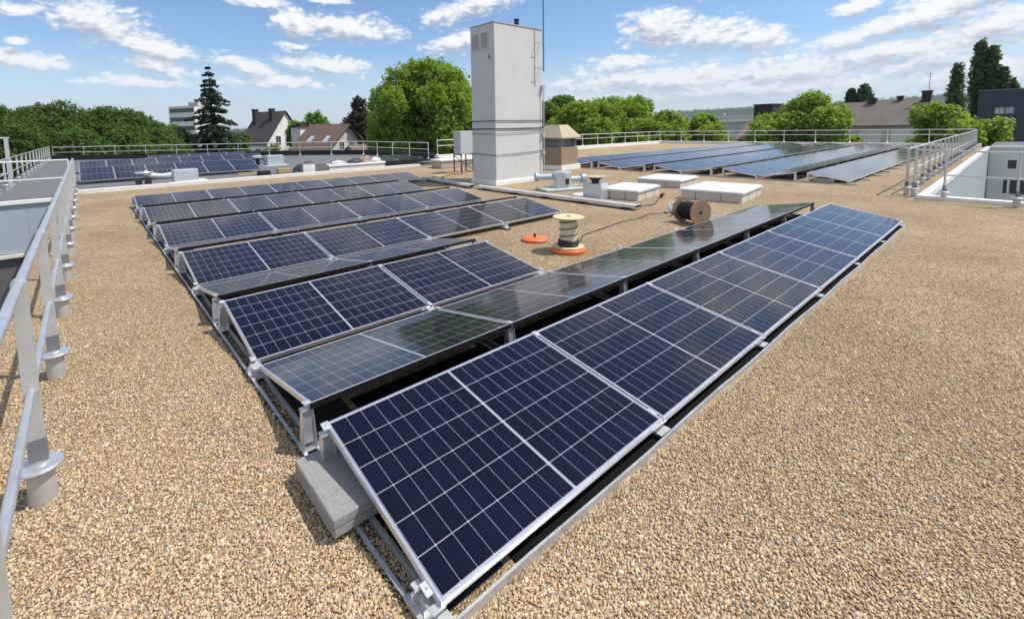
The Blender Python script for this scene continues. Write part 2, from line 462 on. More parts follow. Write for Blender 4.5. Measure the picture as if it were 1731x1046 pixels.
# far wing across the courtyard
b = thing('courtyard_wing', 'white rendered wing with dark windows at the far end of the courtyard', 'building')
MB().bbox((45.35, -20, GZ), (56, .2, -.03)).build('wall', M['wall_white'], b)
MB().bbox((45.2, -20.1, -.02), (45.6, .14, .10)).build('coping', M['coping'], b)
MB().bbox((45.6, -20.1, -.03), (56.1, .25, .02)).build('roof', M['bitumen'], b)
for y, z, ww, hh in ((-.84, -1.09, .44, .62), (-2.2, -1.09, .44, .62), (-3.6, -1.09, .44, .62), (-.60, -2.57, .24, .98), (-.96, -2.57, .36, .98), (-1.38, -2.57, .36, .98), (-1.8, -2.57, .36, .98), (-2.6, -2.57, .36, .98), (-3.4, -2.57, .36, .98), (-4.2, -2.57, .36, .98)):
    fr = MB()
    for dy, dz, sy_, sz_ in ((-ww / 2, 0, .05, hh + .05), (ww / 2, 0, .05, hh + .05), (0, -hh / 2, ww - .05, .05), (0, hh / 2, ww - .05, .05)):
        fr.box((45.33, y + dy, z + dz), (.06, sy_, sz_))
    fo = fr.build('window', M['coping'], b)
    MB().box((45.34, y, z), (.03, ww - .06, hh - .06)).build('pane', M['win_dark'], fo)

# loose stones near the camera, so the gravel has real relief where it shows large
def stones(n):
    ico = [(0, 0, 1)] + [(.894 * math.cos(2 * PI * k / 5), .894 * math.sin(2 * PI * k / 5), .447) for k in range(5)] + [(.894 * math.cos(2 * PI * (k + .5) / 5), .894 * math.sin(2 * PI * (k + .5) / 5), -.447) for k in range(5)]
    fs = [(0, 1 + k, 1 + (k + 1) % 5) for k in range(5)] + [(1 + k, 6 + k, 1 + (k + 1) % 5) for k in range(5)] + [(1 + (k + 1) % 5, 6 + k, 6 + (k + 1) % 5) for k in range(5)]
    ico = np.array(ico); fs = np.array(fs)
    # density falls with distance from the viewpoint
    pts = []
    while sum(len(p) for p in pts) < n:
        r = 1.2 + 8.8 * nrg.random(n) ** 1.25; a = np.radians(nrg.uniform(-20, 108, n))
        x = CAM.x + r * np.sin(a); y = CAM.y + r * np.cos(a)
        ok = (nrg.random(n) < np.clip(1.15 - (r - 2.5) / 6.5, 0, 1)) & (x > -1.74) & (y < 18) & ~((x > .06) & (x < 9.9) & (y > .10) & (y < 2.5)) & ~((x > .06) & (x < 3) & (y > 2.4) & (y < 18)) & ~((y > -.02) & (y < .1) & (x > .06))
        pts.append(np.stack([x[ok], y[ok]], 1))
    p = np.concatenate(pts)[:n]
    s = (nrg.uniform(.0031, .0077, n) * np.where(nrg.random(n) < .03, nrg.uniform(1.3, 1.9, n), 1))[:, None] * nrg.uniform(.65, 1.25, (n, 3)); s[:, 2] *= .75
    ang = nrg.uniform(0, 2 * PI, n); ca, sa = np.cos(ang), np.sin(ang)
    v = ico[None] * (1 + nrg.uniform(-.22, .22, (n, 11, 1)))
    tilt = nrg.uniform(-.6, .6, (n, 1)); v = v.copy(); v[:, :, 2] += tilt * v[:, :, 0]
    v = v * s[:, None, :]
    x = v[:, :, 0] * ca[:, None] - v[:, :, 1] * sa[:, None]; y = v[:, :, 0] * sa[:, None] + v[:, :, 1] * ca[:, None]
    V = np.stack([x + p[:, 0:1], y + p[:, 1:2], v[:, :, 2] + .003 + s[:, 2:3] * nrg.uniform(.0, .6, (n, 1))], 2).reshape(-1, 3)
    F = (fs[None] + (np.arange(n) * 11)[:, None, None]).reshape(-1, 3)
    me = bpy.data.meshes.new('gravel_stones')
    me.vertices.add(len(V)); me.vertices.foreach_set('co', V.ravel())
    me.loops.add(len(F) * 3); me.loops.foreach_set('vertex_index', F.ravel())
    me.polygons.add(len(F)); me.polygons.foreach_set('loop_start', np.arange(len(F)) * 3)
    me.polygons.foreach_set('use_smooth', np.ones(len(F), bool))
    me.update(); me.validate()
    me.materials.append(M['stone'])
    o = bpy.data.objects.new('gravel_stones', me); col.objects.link(o)
    tag(o, 'loose tan gravel stones scattered over the roof', 'gravel', kind='stuff')
_keep = nrg; nrg = np.random.default_rng(5); stones(215000); nrg = np.random.default_rng(23)

# ------------------------------------------------------------------ solar panels
TILT = R(9.9); PITCH = 1.742
def make_panel():
    r = thing('solar_panel', '', 'solar panel')
    f = MB(); hx, hy = PL / 2, PW / 2; t = .033; w_ = .011
    # hollow aluminium frame: four bars with an inward bottom flange
    for sx in (-1, 1):
        f.bbox((sx * hx, -hy, -t), (sx * (hx - w_), hy, 0)); f.bbox((sx * (hx - w_), -hy + w_, -t), (sx * (hx - .03), hy - w_, -t + .002))
    for sy in (-1, 1):
        f.bbox((-hx + w_, sy * hy, -t), (hx - w_, sy * (hy - w_), 0)); f.bbox((-hx + .03, sy * (hy - w_), -t), (hx - .03, sy * (hy - .03), -t + .002))
    f.build('frame', M['frame'], r)
    g_ = MB(); g_.bbox((-hx + w_, -hy + w_, -.007), (hx - w_, hy - w_, -.0015))
    g_.build('glass', M['pv'], r)
    bk = MB(); bk.bbox((-hx + w_ + .002, -hy + w_ + .002, -.0095), (hx - w_ - .002, hy - w_ - .002, -.0075))
    for k_ in (-1, 0, 1): bk.box((k_ * .25, .0, -.018), (.09, .06, .016))
    bk.build('backsheet', M['backsheet'], r)
    return r
proto = make_panel(); used = [False]; strip_me = [None]
def place_panel(x, ylow, zlow, facing, label, group, tilt=TILT, rz=0, portrait=False):
    o = proto if not used[0] else copy_tree(proto)
    used[0] = True
    c, s = math.cos(tilt), math.sin(tilt); hw = (PL if portrait else PW) / 2
    sg = 1 if facing else -1
    o.location = (x, ylow + sg * hw * c, zlow + hw * s)
    m = Matrix.Rotation(sg * tilt + rnd.uniform(-.002, .002), 4, 'X') @ Matrix.Rotation(rnd.uniform(-.0015, .0015), 4, 'Y')
    if portrait: m = m @ Matrix.Rotation(PI / 2, 4, 'Z')
    o.rotation_euler = m.to_euler()
    tag(o, label, 'solar panel', group)
    if not facing:  # black strip along the raised long edge of away-tilting panels
        if strip_me[0] is None:
            e = MB(); e.bbox((-PL / 2, -PW / 2 - .004, -.036), (PL / 2, -PW / 2 - .0005, -.001)); q = e.build('edge_strip', M['matte_black'], o); strip_me[0] = q.data
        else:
            q = bpy.data.objects.new('edge_strip', strip_me[0]); col.objects.link(q); q.parent = o
NEAR = {1: (.046, 6), 2: (2.528, 6), 3: (2.6275, 2), 4: (5.07, 2), 5: (5.165, 4), 6: (7.68, 4), 7: (7.775, 4), 8: (10.37, 4), 9: (10.465, 4), 10: (13.13, 4), 11: (13.225, 5)}
fac = {1: 'front', 3: 'second', 5: 'third', 7: 'fourth', 9: 'fifth', 11: 'rearmost'}
awa = {2: 'first', 4: 'second', 6: 'third', 8: 'fourth', 10: 'fifth'}
for r_, (y, n) in NEAR.items():
    for k_ in range(n):
        if r_ in fac: lb = f"{ORD[k_+1]} panel from the left in the {fac[r_]} viewer-facing row of the left array"
        else: lb = f"{ORD[k_+1]} panel from the left in the {awa[r_]} away-tilting row of the left array"
        place_panel(k_ * PITCH + PL / 2, y, .12, r_ % 2 == 1, lb, 'solar panels of the left array')
RX = 16.95
RROWS = [(2.1, 14), (4.72, 15), (7.42, 15), (10.15, 15), (12.8, 15)]
for i, (y, n) in enumerate(RROWS):
    for k_ in range(n):
        place_panel(RX + k_ * PITCH + PL / 2, y, .12, True, f"{ORD[k_+1]} panel from its near end, {ORD[i+1]} viewer-facing row of the far right array", 'solar panels of the far right array')
    if i:
        for k_ in range(min(n, RROWS[i - 1][1])):
            place_panel(RX + k_ * PITCH + PL / 2, y - .095, .12, False, f"{ORD[k_+1]} panel from its near end, {ORD[i]} away-tilting row of the far right array", 'solar panels of the far right array')
for i, (x0, y, n) in enumerate(((-1.15, 23.3, 6), (-1.2, 30.2, 8), (2.2, 34.0, 5))):
    for k_ in range(n):
        place_panel(x0 + k_ * 1.15 + PW / 2, y, .15, True, f"{ORD[k_+1]} upright panel from the left, {('front','middle','rear')[i]} row on the distant grey roof", 'solar panels on the grey roof', R(15), portrait=True)

for i, y in enumerate((21.6, 24.3)):
    for k_ in range(2):
        xx = (12.0, 12.9)[i] + k_ * PITCH
        place_panel(xx, y, .12, True, f"{('left','right')[k_]} viewer-facing panel of the {('nearer','farther')[i]} pair right of the white trough", 'solar panels on the grey roof')
        place_panel(xx, y - .095, .12, False, f"{('left','right')[k_]} away-tilting panel of the {('nearer','farther')[i]} pair right of the white trough", 'solar panels on the grey roof')
# mounting rails across the rows, with their brackets
def ridge_post(mb_h, top):
    """folded sheet strut: foot plate, tapering web, two side flanges, clamp on top"""
    p = MB()
    p.bbox((-.045, -.06, .034), (.045, .06, .038))
    w0, w1 = .042, .034
    for sx in (-1, 1):
        p.add([(sx * w0, -.055, .038), (sx * w0, .035, .038), (sx * w1, .02, top), (sx * w1, -.02, top),
               (sx * (w0 - .004), -.055, .038), (sx * (w0 - .004), .035, .038), (sx * (w1 - .004), .02, top), (sx * (w1 - .004), -.02, top)],
              [(0, 1, 2, 3), (7, 6, 5, 4), (0, 3, 7, 4), (2, 1, 5, 6), (3, 2, 6, 7), (1, 0, 4, 5)])
    p.add([(-w0 + .004, -.03, .07), (w0 - .004, -.03, .07), (w1 - .004, -.012, top), (-w1 + .004, -.012, top),
           (-w0 + .004, -.026, .07), (w0 - .004, -.026, .07), (w1 - .004, -.008, top), (-w1 + .004, -.008, top)],
          [(0, 1, 2, 3), (7, 6, 5, 4), (0, 3, 7, 4), (2, 1, 5, 6), (3, 2, 6, 7), (1, 0, 4, 5)])
    p.bbox((-.038, -.03, top + .001), (.038, .03, top + .006))
    p.tube([(0, .0, top - .02), (0, 0, top + .03)], .006, 8)
    return p
def low_bracket():
    p = MB()
    p.bbox((-.055, -.10, .034), (.055, .10, .040))
    for sy in (-1, 1):
        p.bbox((-.05, sy * .045 - .003, .0405), (.05, sy * .045 + .003, .092))
        p.bbox((-.03, sy * .045 + sy * .004, .0925), (.03, sy * .045 + sy * .04, .098))
    p.bbox((-.02, -.04, .0405), (.02, .04, .075))
    return p
post_me = None; low_me = None; clamp_me = None
def clamp():
    p = MB(); p.bbox((-.022, -.03, 0), (.022, .03, .005)); p.tube([(0, 0, .005), (0, 0, .011)], .007, 6)
    return p
def rail(name, x, y0, y1, valleys, ridges, label, group, shade_w=None, rail_name='mounting_rail'):
    """valleys: y of low edges; ridges: (y of F high edge, y of A high edge)"""
    global post_me, low_me, clamp_me
    t = thing(rail_name, label, 'mounting rail', (x, 0, 0), 0, group)
    m_ = MB()
    for sx in (-1, 1):
        m_.bbox((sx * .034, y0, .006), (sx * .030, y1, .032)); m_.bbox((sx * .034, y0, .0325), (sx * .052, y1, .0345))
    m_.build('rail', M['alu'], t)
    pad = MB(); pad.bbox((-.06, y0 + .05, .0005), (shade_w or .06, y1 - .05, .0055))  # rubber under each rail; first one widened as painted shade at the left end
    pad.build('rubber_shade_strip', M['black'], t)
    def put(me, nm, mt, maker, loc, rot=None):
        if me is None:
            o = maker().build(nm, M[mt], t)
        else:
            o = bpy.data.objects.new(nm, me); col.objects.link(o); o.parent = t
        o.location = loc
        if rot: o.rotation_euler = rot
        return o.data
    for v in valleys:
        low_me = put(low_me, 'valley_bracket', 'bright', low_bracket, (0, v, 0))
    for a, b_ in ridges:
        if a is not None:
            post_me = put(post_me, 'ridge_post', 'alu', lambda: ridge_post(0, .272), (0, a - .03, 0))
            clamp_me = put(clamp_me, 'clamp', 'bright', clamp, (0, a - .028, .312), (TILT, 0, 0))
        if b_ is not None:
            post_me = put(post_me, 'ridge_post', 'alu', lambda: ridge_post(0, .272), (0, b_ + .03, 0))
            clamp_me = put(clamp_me, 'clamp', 'bright', clamp, (0, b_ + .028, .312), (-TILT, 0, 0))
    for v in valleys:
        clamp_me = put(clamp_me, 'clamp', 'bright', clamp, (0, v + (.075 if v > .5 else .0), .131 if v > .5 else .1235), (TILT, 0, 0))
        if v > .5: clamp_me = put(clamp_me, 'clamp', 'bright', clamp, (0, v - .075, .131), (-TILT, 0, 0))
HW = PW * math.cos(TILT)
for k_ in range(7):
    rows = [r_ for r_, (y, n) in NEAR.items() if k_ <= n]
    blocks = [[1, 2], ] if k_ > 2 else [[1, 2, 3, 4]]
    if k_ <= 5: pass
    if k_ <= 2: segs = [list(range(1, 12))]
    elif k_ <= 4: segs = [[1, 2], list(range(5, 12))]
    elif k_ == 5: segs = [[1, 2], [11]]
    else: segs = [[1, 2]]
    for si, sg in enumerate(segs):
        val, rid = [], []
        fr = [r_ for r_ in sg if r_ % 2]; aw = [r_ for r_ in sg if r_ % 2 == 0]
        for r_ in fr: val.append(NEAR[r_][0] - (.05 if r_ - 1 in sg else (-.082 if r_ == 1 else .0)))
        for r_ in aw:
            if r_ + 1 not in sg: val.append(NEAR[r_][0] + .0)
        for r_ in fr:
            rid.append((NEAR[r_][0] + HW, NEAR[r_ + 1][0] - HW if r_ + 1 in sg else None))
        y0 = NEAR[sg[0]][0] - (.012 if sg[0] == 1 else .16); y1 = (NEAR[sg[-1]][0] + .12) if sg[-1] % 2 == 0 else NEAR[sg[-1]][0] + HW + .12
        where = {0: 'along the left end of', 1: 'one panel in from the left end of', 2: 'two panels in from the left end of', 3: 'three panels in from the left end of', 4: 'four panels in from the left end of', 5: 'five panels in from the left end of', 6: 'along the right end of'}[k_]
        what = 'all left-array rows' if len(segs) == 1 and k_ < 3 else ('the front two panel rows' if si == 0 else 'the rear panel rows')
        xx = k_ * PITCH - .01 + (.0 if k_ else .0)
        rail('mounting_rail', xx, y0, y1, val, rid, f"aluminium mounting rail {where} {what}", 'mounting rails of the left array', .38 if k_ == 0 else None)
for k_ in range(16):
    val = [RROWS[0][0]] + [y - .05 for y, n in RROWS[1:]]
    rid = [(y + HW, RROWS[i + 1][0] - .095 - HW if i < 4 else None) for i, (y, n) in enumerate(RROWS)]
    if k_ == 15: val, rid = val[1:], rid[1:]
    rail('mounting_rail', RX + k_ * PITCH - .01, 1.9 if k_ < 15 else 4.4, 14.1, val, rid,
         f"aluminium mounting rail under the far right array, {ORD[k_+1]} from its near end", 'mounting rails of the far right array')
# white profile lying on the gravel along the front row's low edge
p = MB()
xs = [-.03 + i * .5 for i in range(22)]
for i in range(21):
    ya = .022 + .006 * math.sin(i * 1.7); yb = .022 + .006 * math.sin((i + 1) * 1.7)
    x0, x1 = xs[i], xs[i + 1]
    for (dy0, dy1, z0, z1) in ((-.014, .0, .0, .040), (.0005, .010, .0, .005)):
        p.add([(x0, ya + dy0, z0), (x1, yb + dy0, z0), (x1, yb + dy1, z0), (x0, ya + dy1, z0), (x0, ya + dy0, z1), (x1, yb + dy0, z1), (x1, yb + dy1, z1), (x0, ya + dy1, z1)],
              [(3, 2, 1, 0), (4, 5, 6, 7), (0, 1, 5, 4), (2, 3, 7, 6)] + ([(3, 0, 4, 7)] if i == 0 else []) + ([(1, 2, 6, 5)] if i == 20 else []))
tag(p.build('edge_profile', M['alu']), 'long bright metal profile lying along the low edge of the front panel row', 'metal profile')
q = MB(); q.bbox((.42, 1.17, .0006), (10.4, 1.78, .0052))  # black sheet added for the deep shade on the gravel below the ridge
tag(q.build('rubber_shade_strip', M['matte_black']), 'long black strip of painted shade under the raised ridge of the front two panel rows', 'shade strip')
q = MB(); q.bbox((.42, .035, .0006), (10.4, .36, .0052))  # second added sheet, blackening the gap below the front frame as shade would
tag(q.build('rubber_shade_strip', M['matte_black']), 'long black strip of painted shade under the low edge of the front panel row', 'shade strip')
# ballast: two concrete slabs
for i, (dx, dy, z0, z1, rz, lb) in enumerate(((.002, .003, .036, .086, -.006, 'lower grey concrete ballast slab tucked under the front panel'), (0, .0, .0865, .138, -.010, 'upper grey concrete ballast slab at the left end of the front row'))):
    s_ = MB(); s_.rbox((0, 0, 0), (.44, .54, z1 - z0), .006)
    o = s_.build('ballast_slab', M['concrete_block'], None, True, 25); o.location = (.052 + dx, .95 + dy, (z0 + z1) / 2 + .0); o.rotation_euler = (0, 0, rz)
    tag(o, lb, 'concrete slab', 'concrete slabs beside the front panel')
s_ = MB(); s_.rbox((0, 0, 0), (.4, .5, .1), .006)
o = s_.build('ballast_slab', M['concrete_block'], None, True, 25); o.location = (RX + .12, 2.75, .09)
tag(o, 'dark grey concrete ballast slab under the near corner of the far right array', 'concrete slab')
# ------------------------------------------------------------------ guard rails
def base_weight():
    """free-standing post foot: drum with a rounded cap disc"""
    p = MB()
    p.lathe((0, 0, .0), [(.058, 0), (.060, .01), (.060, .19)], 18)
    return p
def weight_cap():
    p = MB()
    p.lathe((0, 0, .1905), [(.09, 0), (.100, .008), (.102, .016), (.097, .026), (.082, .032), (.05, .033)], 22)
    p.lathe((0, 0, .2236), [(.052, 0), (.048, .010), (.02, .011)], 14)
    return p
def flat_post(h, ax):
    """tapered flat post, broad side across the rail; ax = direction of the rail"""
    p = MB(); w0, w1, d0, d1 = .036, .029, .016, .014
    p.add([(-w0, -d0, .235), (w0, -d0, .235), (w0, d0, .235), (-w0, d0, .235), (-w1, -d1, h), (w1, -d1, h), (w1, d1, h), (-w1, d1, h)],
          [(3, 2, 1, 0), (4, 5, 6, 7), (0, 1, 5, 4), (1, 2, 6, 5), (2, 3, 7, 6), (3, 0, 4, 7)])
    return p
def sleeve():
    p = MB(); p.bbox((-.040, -.020, .2348), (.040, .020, .36)); return p
W_me = {}
def guard_rail(name, label, pts, step, h=1.21, style='flat', mat='alu', zb=0.0, weight=True, group='guard rails around the roofs', mids=(.62,), r=.0235, toe=False, extra_end=0):
    """pts: polyline of base points; posts every step metres"""
    t = thing(name, label, 'guard rail', (pts[0][0], pts[0][1], zb), 0, group)
    o0 = Vector((pts[0][0], pts[0][1], 0))
    P_ = [Vector((x, y, 0)) - o0 for x, y in pts]
    posts = []
    for a, b_ in zip(P_, P_[1:]):
        L_ = (b_ - a).length; n = max(1, round(L_ / step)); ang = math.atan2((b_ - a).y, (b_ - a).x)
        for i in range(n + (1 if b_ is P_[-1] else 0)): posts.append((a.lerp(b_, i / n), ang))
    for q, ang in posts:
        def inst(key, nm, maker, mt, par, smooth=False):
            k_ = (key, h, mt)
            if k_ not in W_me:
                o = maker().build(nm, M[mt], par, smooth, 40); W_me[k_] = o.data
            else:
                o = bpy.data.objects.new(nm, W_me[k_]); col.objects.link(o); o.parent = par
            return o
        if style == 'flat':
            po = inst('post', 'post', lambda: flat_post(h - .02, 0), 'alu_dull', t)
            po.location = q; po.rotation_euler = (0, 0, ang + PI / 2)
            inst('sleeve', 'sleeve', sleeve, 'vent_grey', po)
            if weight:
                inst('weight', 'base_weight', base_weight, 'alu_dull', po, True); inst('bolt', 'bolt', lambda: MB().tube([(.0, -.021, .262), (.0, -.046, .262)], .013, 6).tube([(.0, -.05, .236), (.0, -.05, .246)], .012, 6), 'black', po); inst('cap', 'weight_cap', weight_cap, 'alu', po, True)
            # collar that holds the top rail
            inst('collar', 'collar', lambda: MB().tube([(0, -.012, h), (0, .012, h)], .034, 14), 'alu', po, True)
        else:
            def tb():
                p = MB(); p.tube([(0, 0, 0), (0, 0, h)], .021, 8); p.lathe((0, 0, .0), [(.10, 0), (.10, .02), (.05, .05), (.03, .10)], 12); return p
            po = inst('tpost', 'post', tb, mat, t, True); po.location = q; po.rotation_euler = (0, 0, ang)
    def rail_line(z, rr, nm):
        p = MB(); PP = [v + Vector((0, 0, z)) for v in P_]
        for a, b_ in zip(PP, PP[1:]): p.tube([a, b_], rr, 12)
        return p.build(nm, M[mat], t, True)
    rail_line(h, r, 'top_rail')
    for z in mids: rail_line(z, r * .85, 'mid_rail')
    return t
FX = -1.247
guard_rail('guard_rail', 'long galvanised guard rail with drum feet along the left edge of the gravel roof', [(FX, .60), (FX, 2.02), (FX, 19.0)], 1.66)
guard_rail('guard_rail', 'white tubular guard rail crossing the strip of grey roof at far left', [(FX - .12, 19.05), (-7.4, 19.3)], 2.0, h=1.2, style='tube', mat='white_metal')
guard_rail('guard_rail', 'guard rail running away along the left edge of the grey roof', [(-3.25, 21.0), (-3.1, 50.3)], 2.1, h=1.15, style='flat', mids=(.6,))
guard_rail('guard_rail', 'thin white guard rail along the far black parapet of the grey roof', [(-2.9, 50.6), (12.75, 37.7), (16.3, 33.3), (16.35, 24.1)], 2.6, h=1.05, style='tube', mat='white_metal', zb=.02)
guard_rail('guard_rail', 'white guard rail on the far parapet behind the chimney and the right array', [(16.65, 23.5), (45.2, 23.5), (45.2, .9)], 2.25, h=.98, style='tube', mat='white_metal', zb=.245)
guard_rail('guard_rail', 'guard rail with drum feet between the far right array and the courtyard', [(15.42, .62), (43.2, .75)], 1.45)
guard_rail('guard_rail', 'guard rail with drum feet along the near side of the courtyard', [(15.25, .45), (14.88, -.12), (14.60, -1.28), (14.42, -2.6), (14.4, -9.0)], 1.3, h=1.2, mids=(.62,))
# tall access gate uprights beyond the left end
t = thing('access_gate', 'tall white access ladder guard with three uprights at the far left of the grey roof', 'gate', (-4.9, 24.6, -.01))
for i in range(3): MB().bbox((-.05 + i * .62, -.03, .0), (.07 + i * .62, .03, 1.95)).build('upright', M['white_metal'], t)
q = MB()
for z in (.55, 1.05, 1.96): q.bbox((-.3, -.02, z - .022), (1.75, .019, z + .022))
q.build('crossbar', M['white_metal'], t)
MB().bbox((1.6, -.05, 0), (1.72, .05, 1.99)).build('end_post', M['alu_dull'], t)

# ------------------------------------------------------------------ chimney tower
CX, CY, CA, CB, CH = 9.70, 10.28, 2.376, 1.232, 5.45
t = thing('chimney_tower', 'tall pale grey rendered chimney tower standing on the gravel roof', 'chimney', (CX, CY, 0))
s_ = MB(); s_.rbox((CA / 2, CB / 2, CH / 2 + .001), (CA, CB, CH), .018); s_.build('shaft', M['chimney'], t)
s_ = MB(); s_.bbox((-.02, -.02, CH + .002), (CA + .02, CB + .02, CH + .03)); s_.build('cap_flashing', M['alu_dull'], t)
s_ = MB(); s_.prism([(-.05, -.05), (CA + .05, -.05), (CA + .05, CB + .05), (-.05, CB + .05)], .001, .12)
s_.prism([(-.025, -.025), (CA + .025, -.025), (CA + .025, CB + .025), (-.025, CB + .025)], .1205, .16)
s_.build('base_flashing', M['coping'], t)
for y0 in (.30, .78):                                            # the two louvres on the left face
    l = MB()
    l.bbox((-.012, y0 - .02, 4.62), (-.002, y0 + .36, 5.20))
    lo = l.build('louvre', M['chimney'], t)
    sl = MB()
    for i in range(11): sl.box((-.022, y0 + .17, 4.67 + i * .048), (.03, .33, .012), Matrix.Rotation(R(35), 3, 'Y'))
    sl.build('blades', M['alu_dull'], lo)
for z, rr in ((2.20, .015), (1.93, .019), (1.75, .008), (1.03, .010)):
    e = .025
    p = MB(); sag = -.07 if z in (1.75, 1.03) else 0
    p.tube([(-e, CB + e, z - sag * .5), (-e, -e, z), (CA * .5, -e, z + (.02 if sag else 0)), (CA + e, -e, z - sag), (CA + e, CB + e, z)], rr, 6)
    p.build('strap', M['strap'], t)
p = MB(); p.lathe((CA - .95, .35, CH + .031), [(.085, 0), (.085, .26), (.10, .265), (.10, .30)], 14); p.build('flue_pipe', M['black'], t, True)
p = MB(); p.tube([(CA - .03, -.09, .3), (CA - .03, -.09, 3.5)], .018, 8)
p.bbox((CA - .09, -.11, 3.3), (CA + .03, -.001, 3.48)); p.bbox((CA - .08, -.10, 1.60), (CA + .02, -.001, 1.75)); p.bbox((CA - .08, -.10, .95), (CA + .02, -.001, 1.08))
p.build('conduit', M['alu_dull'], t)
p = MB(); p.bbox((-.06, .20, 4.30), (-.001, .23, 4.33)); p.bbox((-.06, .20, 4.3), (-.05, .23, 4.42)); p.build('hook', M['vent_grey'], t)
m_ = thing('antenna_mast', 'thin dark antenna mast clamped to the right edge of the chimney tower', 'antenna', (CX + CA - .17, CY - .22, 3.95))
MB().tube([(0, 0, 0), (0, 0, 2.3), (0, 0, 4.4)], [.026, .024, .02], 8).build('pole', M['vent_grey'], m_, True)
for z in (.12, 1.0):
    MB().bbox((-.20, -.008, z), (.04, .008, z + .016)).bbox((-.20, .008, z), (-.185, .215, z + .016)).bbox((.02, .008, z), (.035, .215, z + .016)).build('bracket', M['alu_dull'], m_)

# second, short stack
t = thing('chimney_stack', 'short brown concrete chimney stack with louvred head and pyramid cap', 'chimney', (15.95, 12.85, 0), R(6))
MB().bbox((-.78, -.78, .001), (.78, .78, .22)).build('base', M['coping'], t)
MB().rbox((0, 0, .62), (1.38, 1.38, .79), .01).build('body', M['brown_conc'], t)
v = MB()
for sx in (-1, 1):
    for sy in (-1, 1): v.box((sx * .56, sy * .56, 1.22), (.16, .16, .39))
v.box((0, 0, 1.22), (1.0, 1.0, .40)); v.build('louvre_head', M['vent_grey'], t)
v = MB(); a, b_ = .80, .36
v.add([(-a, -a, 1.42), (a, -a, 1.42), (a, a, 1.42), (-a, a, 1.42), (-a, -a, 1.48), (a, -a, 1.48), (a, a, 1.48), (-a, a, 1.48), (-b_, -b_, 2.04), (b_, -b_, 2.04), (b_, b_, 2.04), (-b_, b_, 2.04)],
      [(3, 2, 1, 0), (0, 1, 5, 4), (1, 2, 6, 5), (2, 3, 7, 6), (3, 0, 4, 7), (4, 5, 9, 8), (5, 6, 10, 9), (6, 7, 11, 10), (7, 4, 8, 11), (8, 9, 10, 11)])
v.build('cap', M['cap_conc'], t)

# ------------------------------------------------------------------ plant on the roof
t = thing('air_conditioner', 'white outdoor cooling unit on dark stand left of the chimney tower', 'cooling unit', (11.98, 14.9, 0), R(8))
u = MB(); u.rbox((0, 0, 1.34), (.82, .42, 1.02), .02); u.build('casing', M['clad_grey'], t)  # blue-grey shade on the white casing is put into its colour
MB().bbox((-.413, -.2, 1.10), (-.4105, .2, 1.12)).build('seam', M['vent_grey'], t)
st = MB()
for sx in (-.38, .38):
    st.tube([(sx, -.22, .82), (sx, -.22, .04)], .028, 8); st.tube([(sx, .22, .82), (sx, .22, .04)], .028, 8)
    st.tube([(sx, -.25, .825), (sx, .25, .825)], .03, 8)
    st.tube([(sx, -.2, .80), (sx * 2.3, -.75, .04)], .022, 8)
st.tube([(-.4, -.22, .4), (.4, -.22, .4)], .022, 8); st.tube([(-.4, .22, .78), (.4, -.22, .1)], .016, 8)
st.build('stand', M['black'], t, True)
MB().bbox((-.9, -.35, .0), (-.5, .35, .045)).build('foot', M['cardboard'], t); MB().bbox((.5, -.35, .0), (.9, .35, .045)).build('foot', M['cardboard'], t)

def skylight(x, y, rz, sx, sy, h, label):
    t = thing('skylight', label, 'skylight', (x, y, 0), rz, 'square white-topped roof skylights')
    c = MB(); c.bbox((-sx / 2, -sy / 2, .001), (sx / 2, sy / 2, h)); c.build('upstand', M['skylight_side'], t)
    j = MB()
    for f_ in (-.17, .25):
        j.bbox((sx * f_ - .010, -sy / 2 - .003, .01), (sx * f_ + .010, -sy / 2 - .0005, h - .02))
        j.bbox((-sx / 2 - .003, sy * f_ - .006, .01), (-sx / 2 - .0005, sy * f_ + .006, h - .02))
    j.build('seam', M['strap'], t)
    l = MB(); e = .035; H2 = h + .045
    l.bbox((-sx / 2 - e, -sy / 2 - e, h + .001), (sx / 2 + e, sy / 2 + e, H2))
    a, b_, q_ = sx / 2 + e - .03, sy / 2 + e - .03, H2 + .03
    l.add([(-a, -b_, H2), (a, -b_, H2), (a, b_, H2), (-a, b_, H2), (-a * .9, -b_ * .9, q_), (a * .9, -b_ * .9, q_), (a * .9, b_ * .9, q_), (-a * .9, b_ * .9, q_)],
          [(0, 1, 5, 4), (1, 2, 6, 5), (2, 3, 7, 6), (3, 0, 4, 7), (4, 5, 6, 7)])
    l.build('lid', M['dome'], t)
skylight(10.58, 5.72, R(8), 1.45, 1.05, .22, 'white skylight directly behind the galvanised vent box')
skylight(13.6, 6.2, R(6), 1.5, 1.35, .20, 'white skylight farthest back, just in front of the far right array')
skylight(12.1, 3.9, R(6), 1.85, 1.45, .22, 'largest white skylight, nearest the lying cable reel')

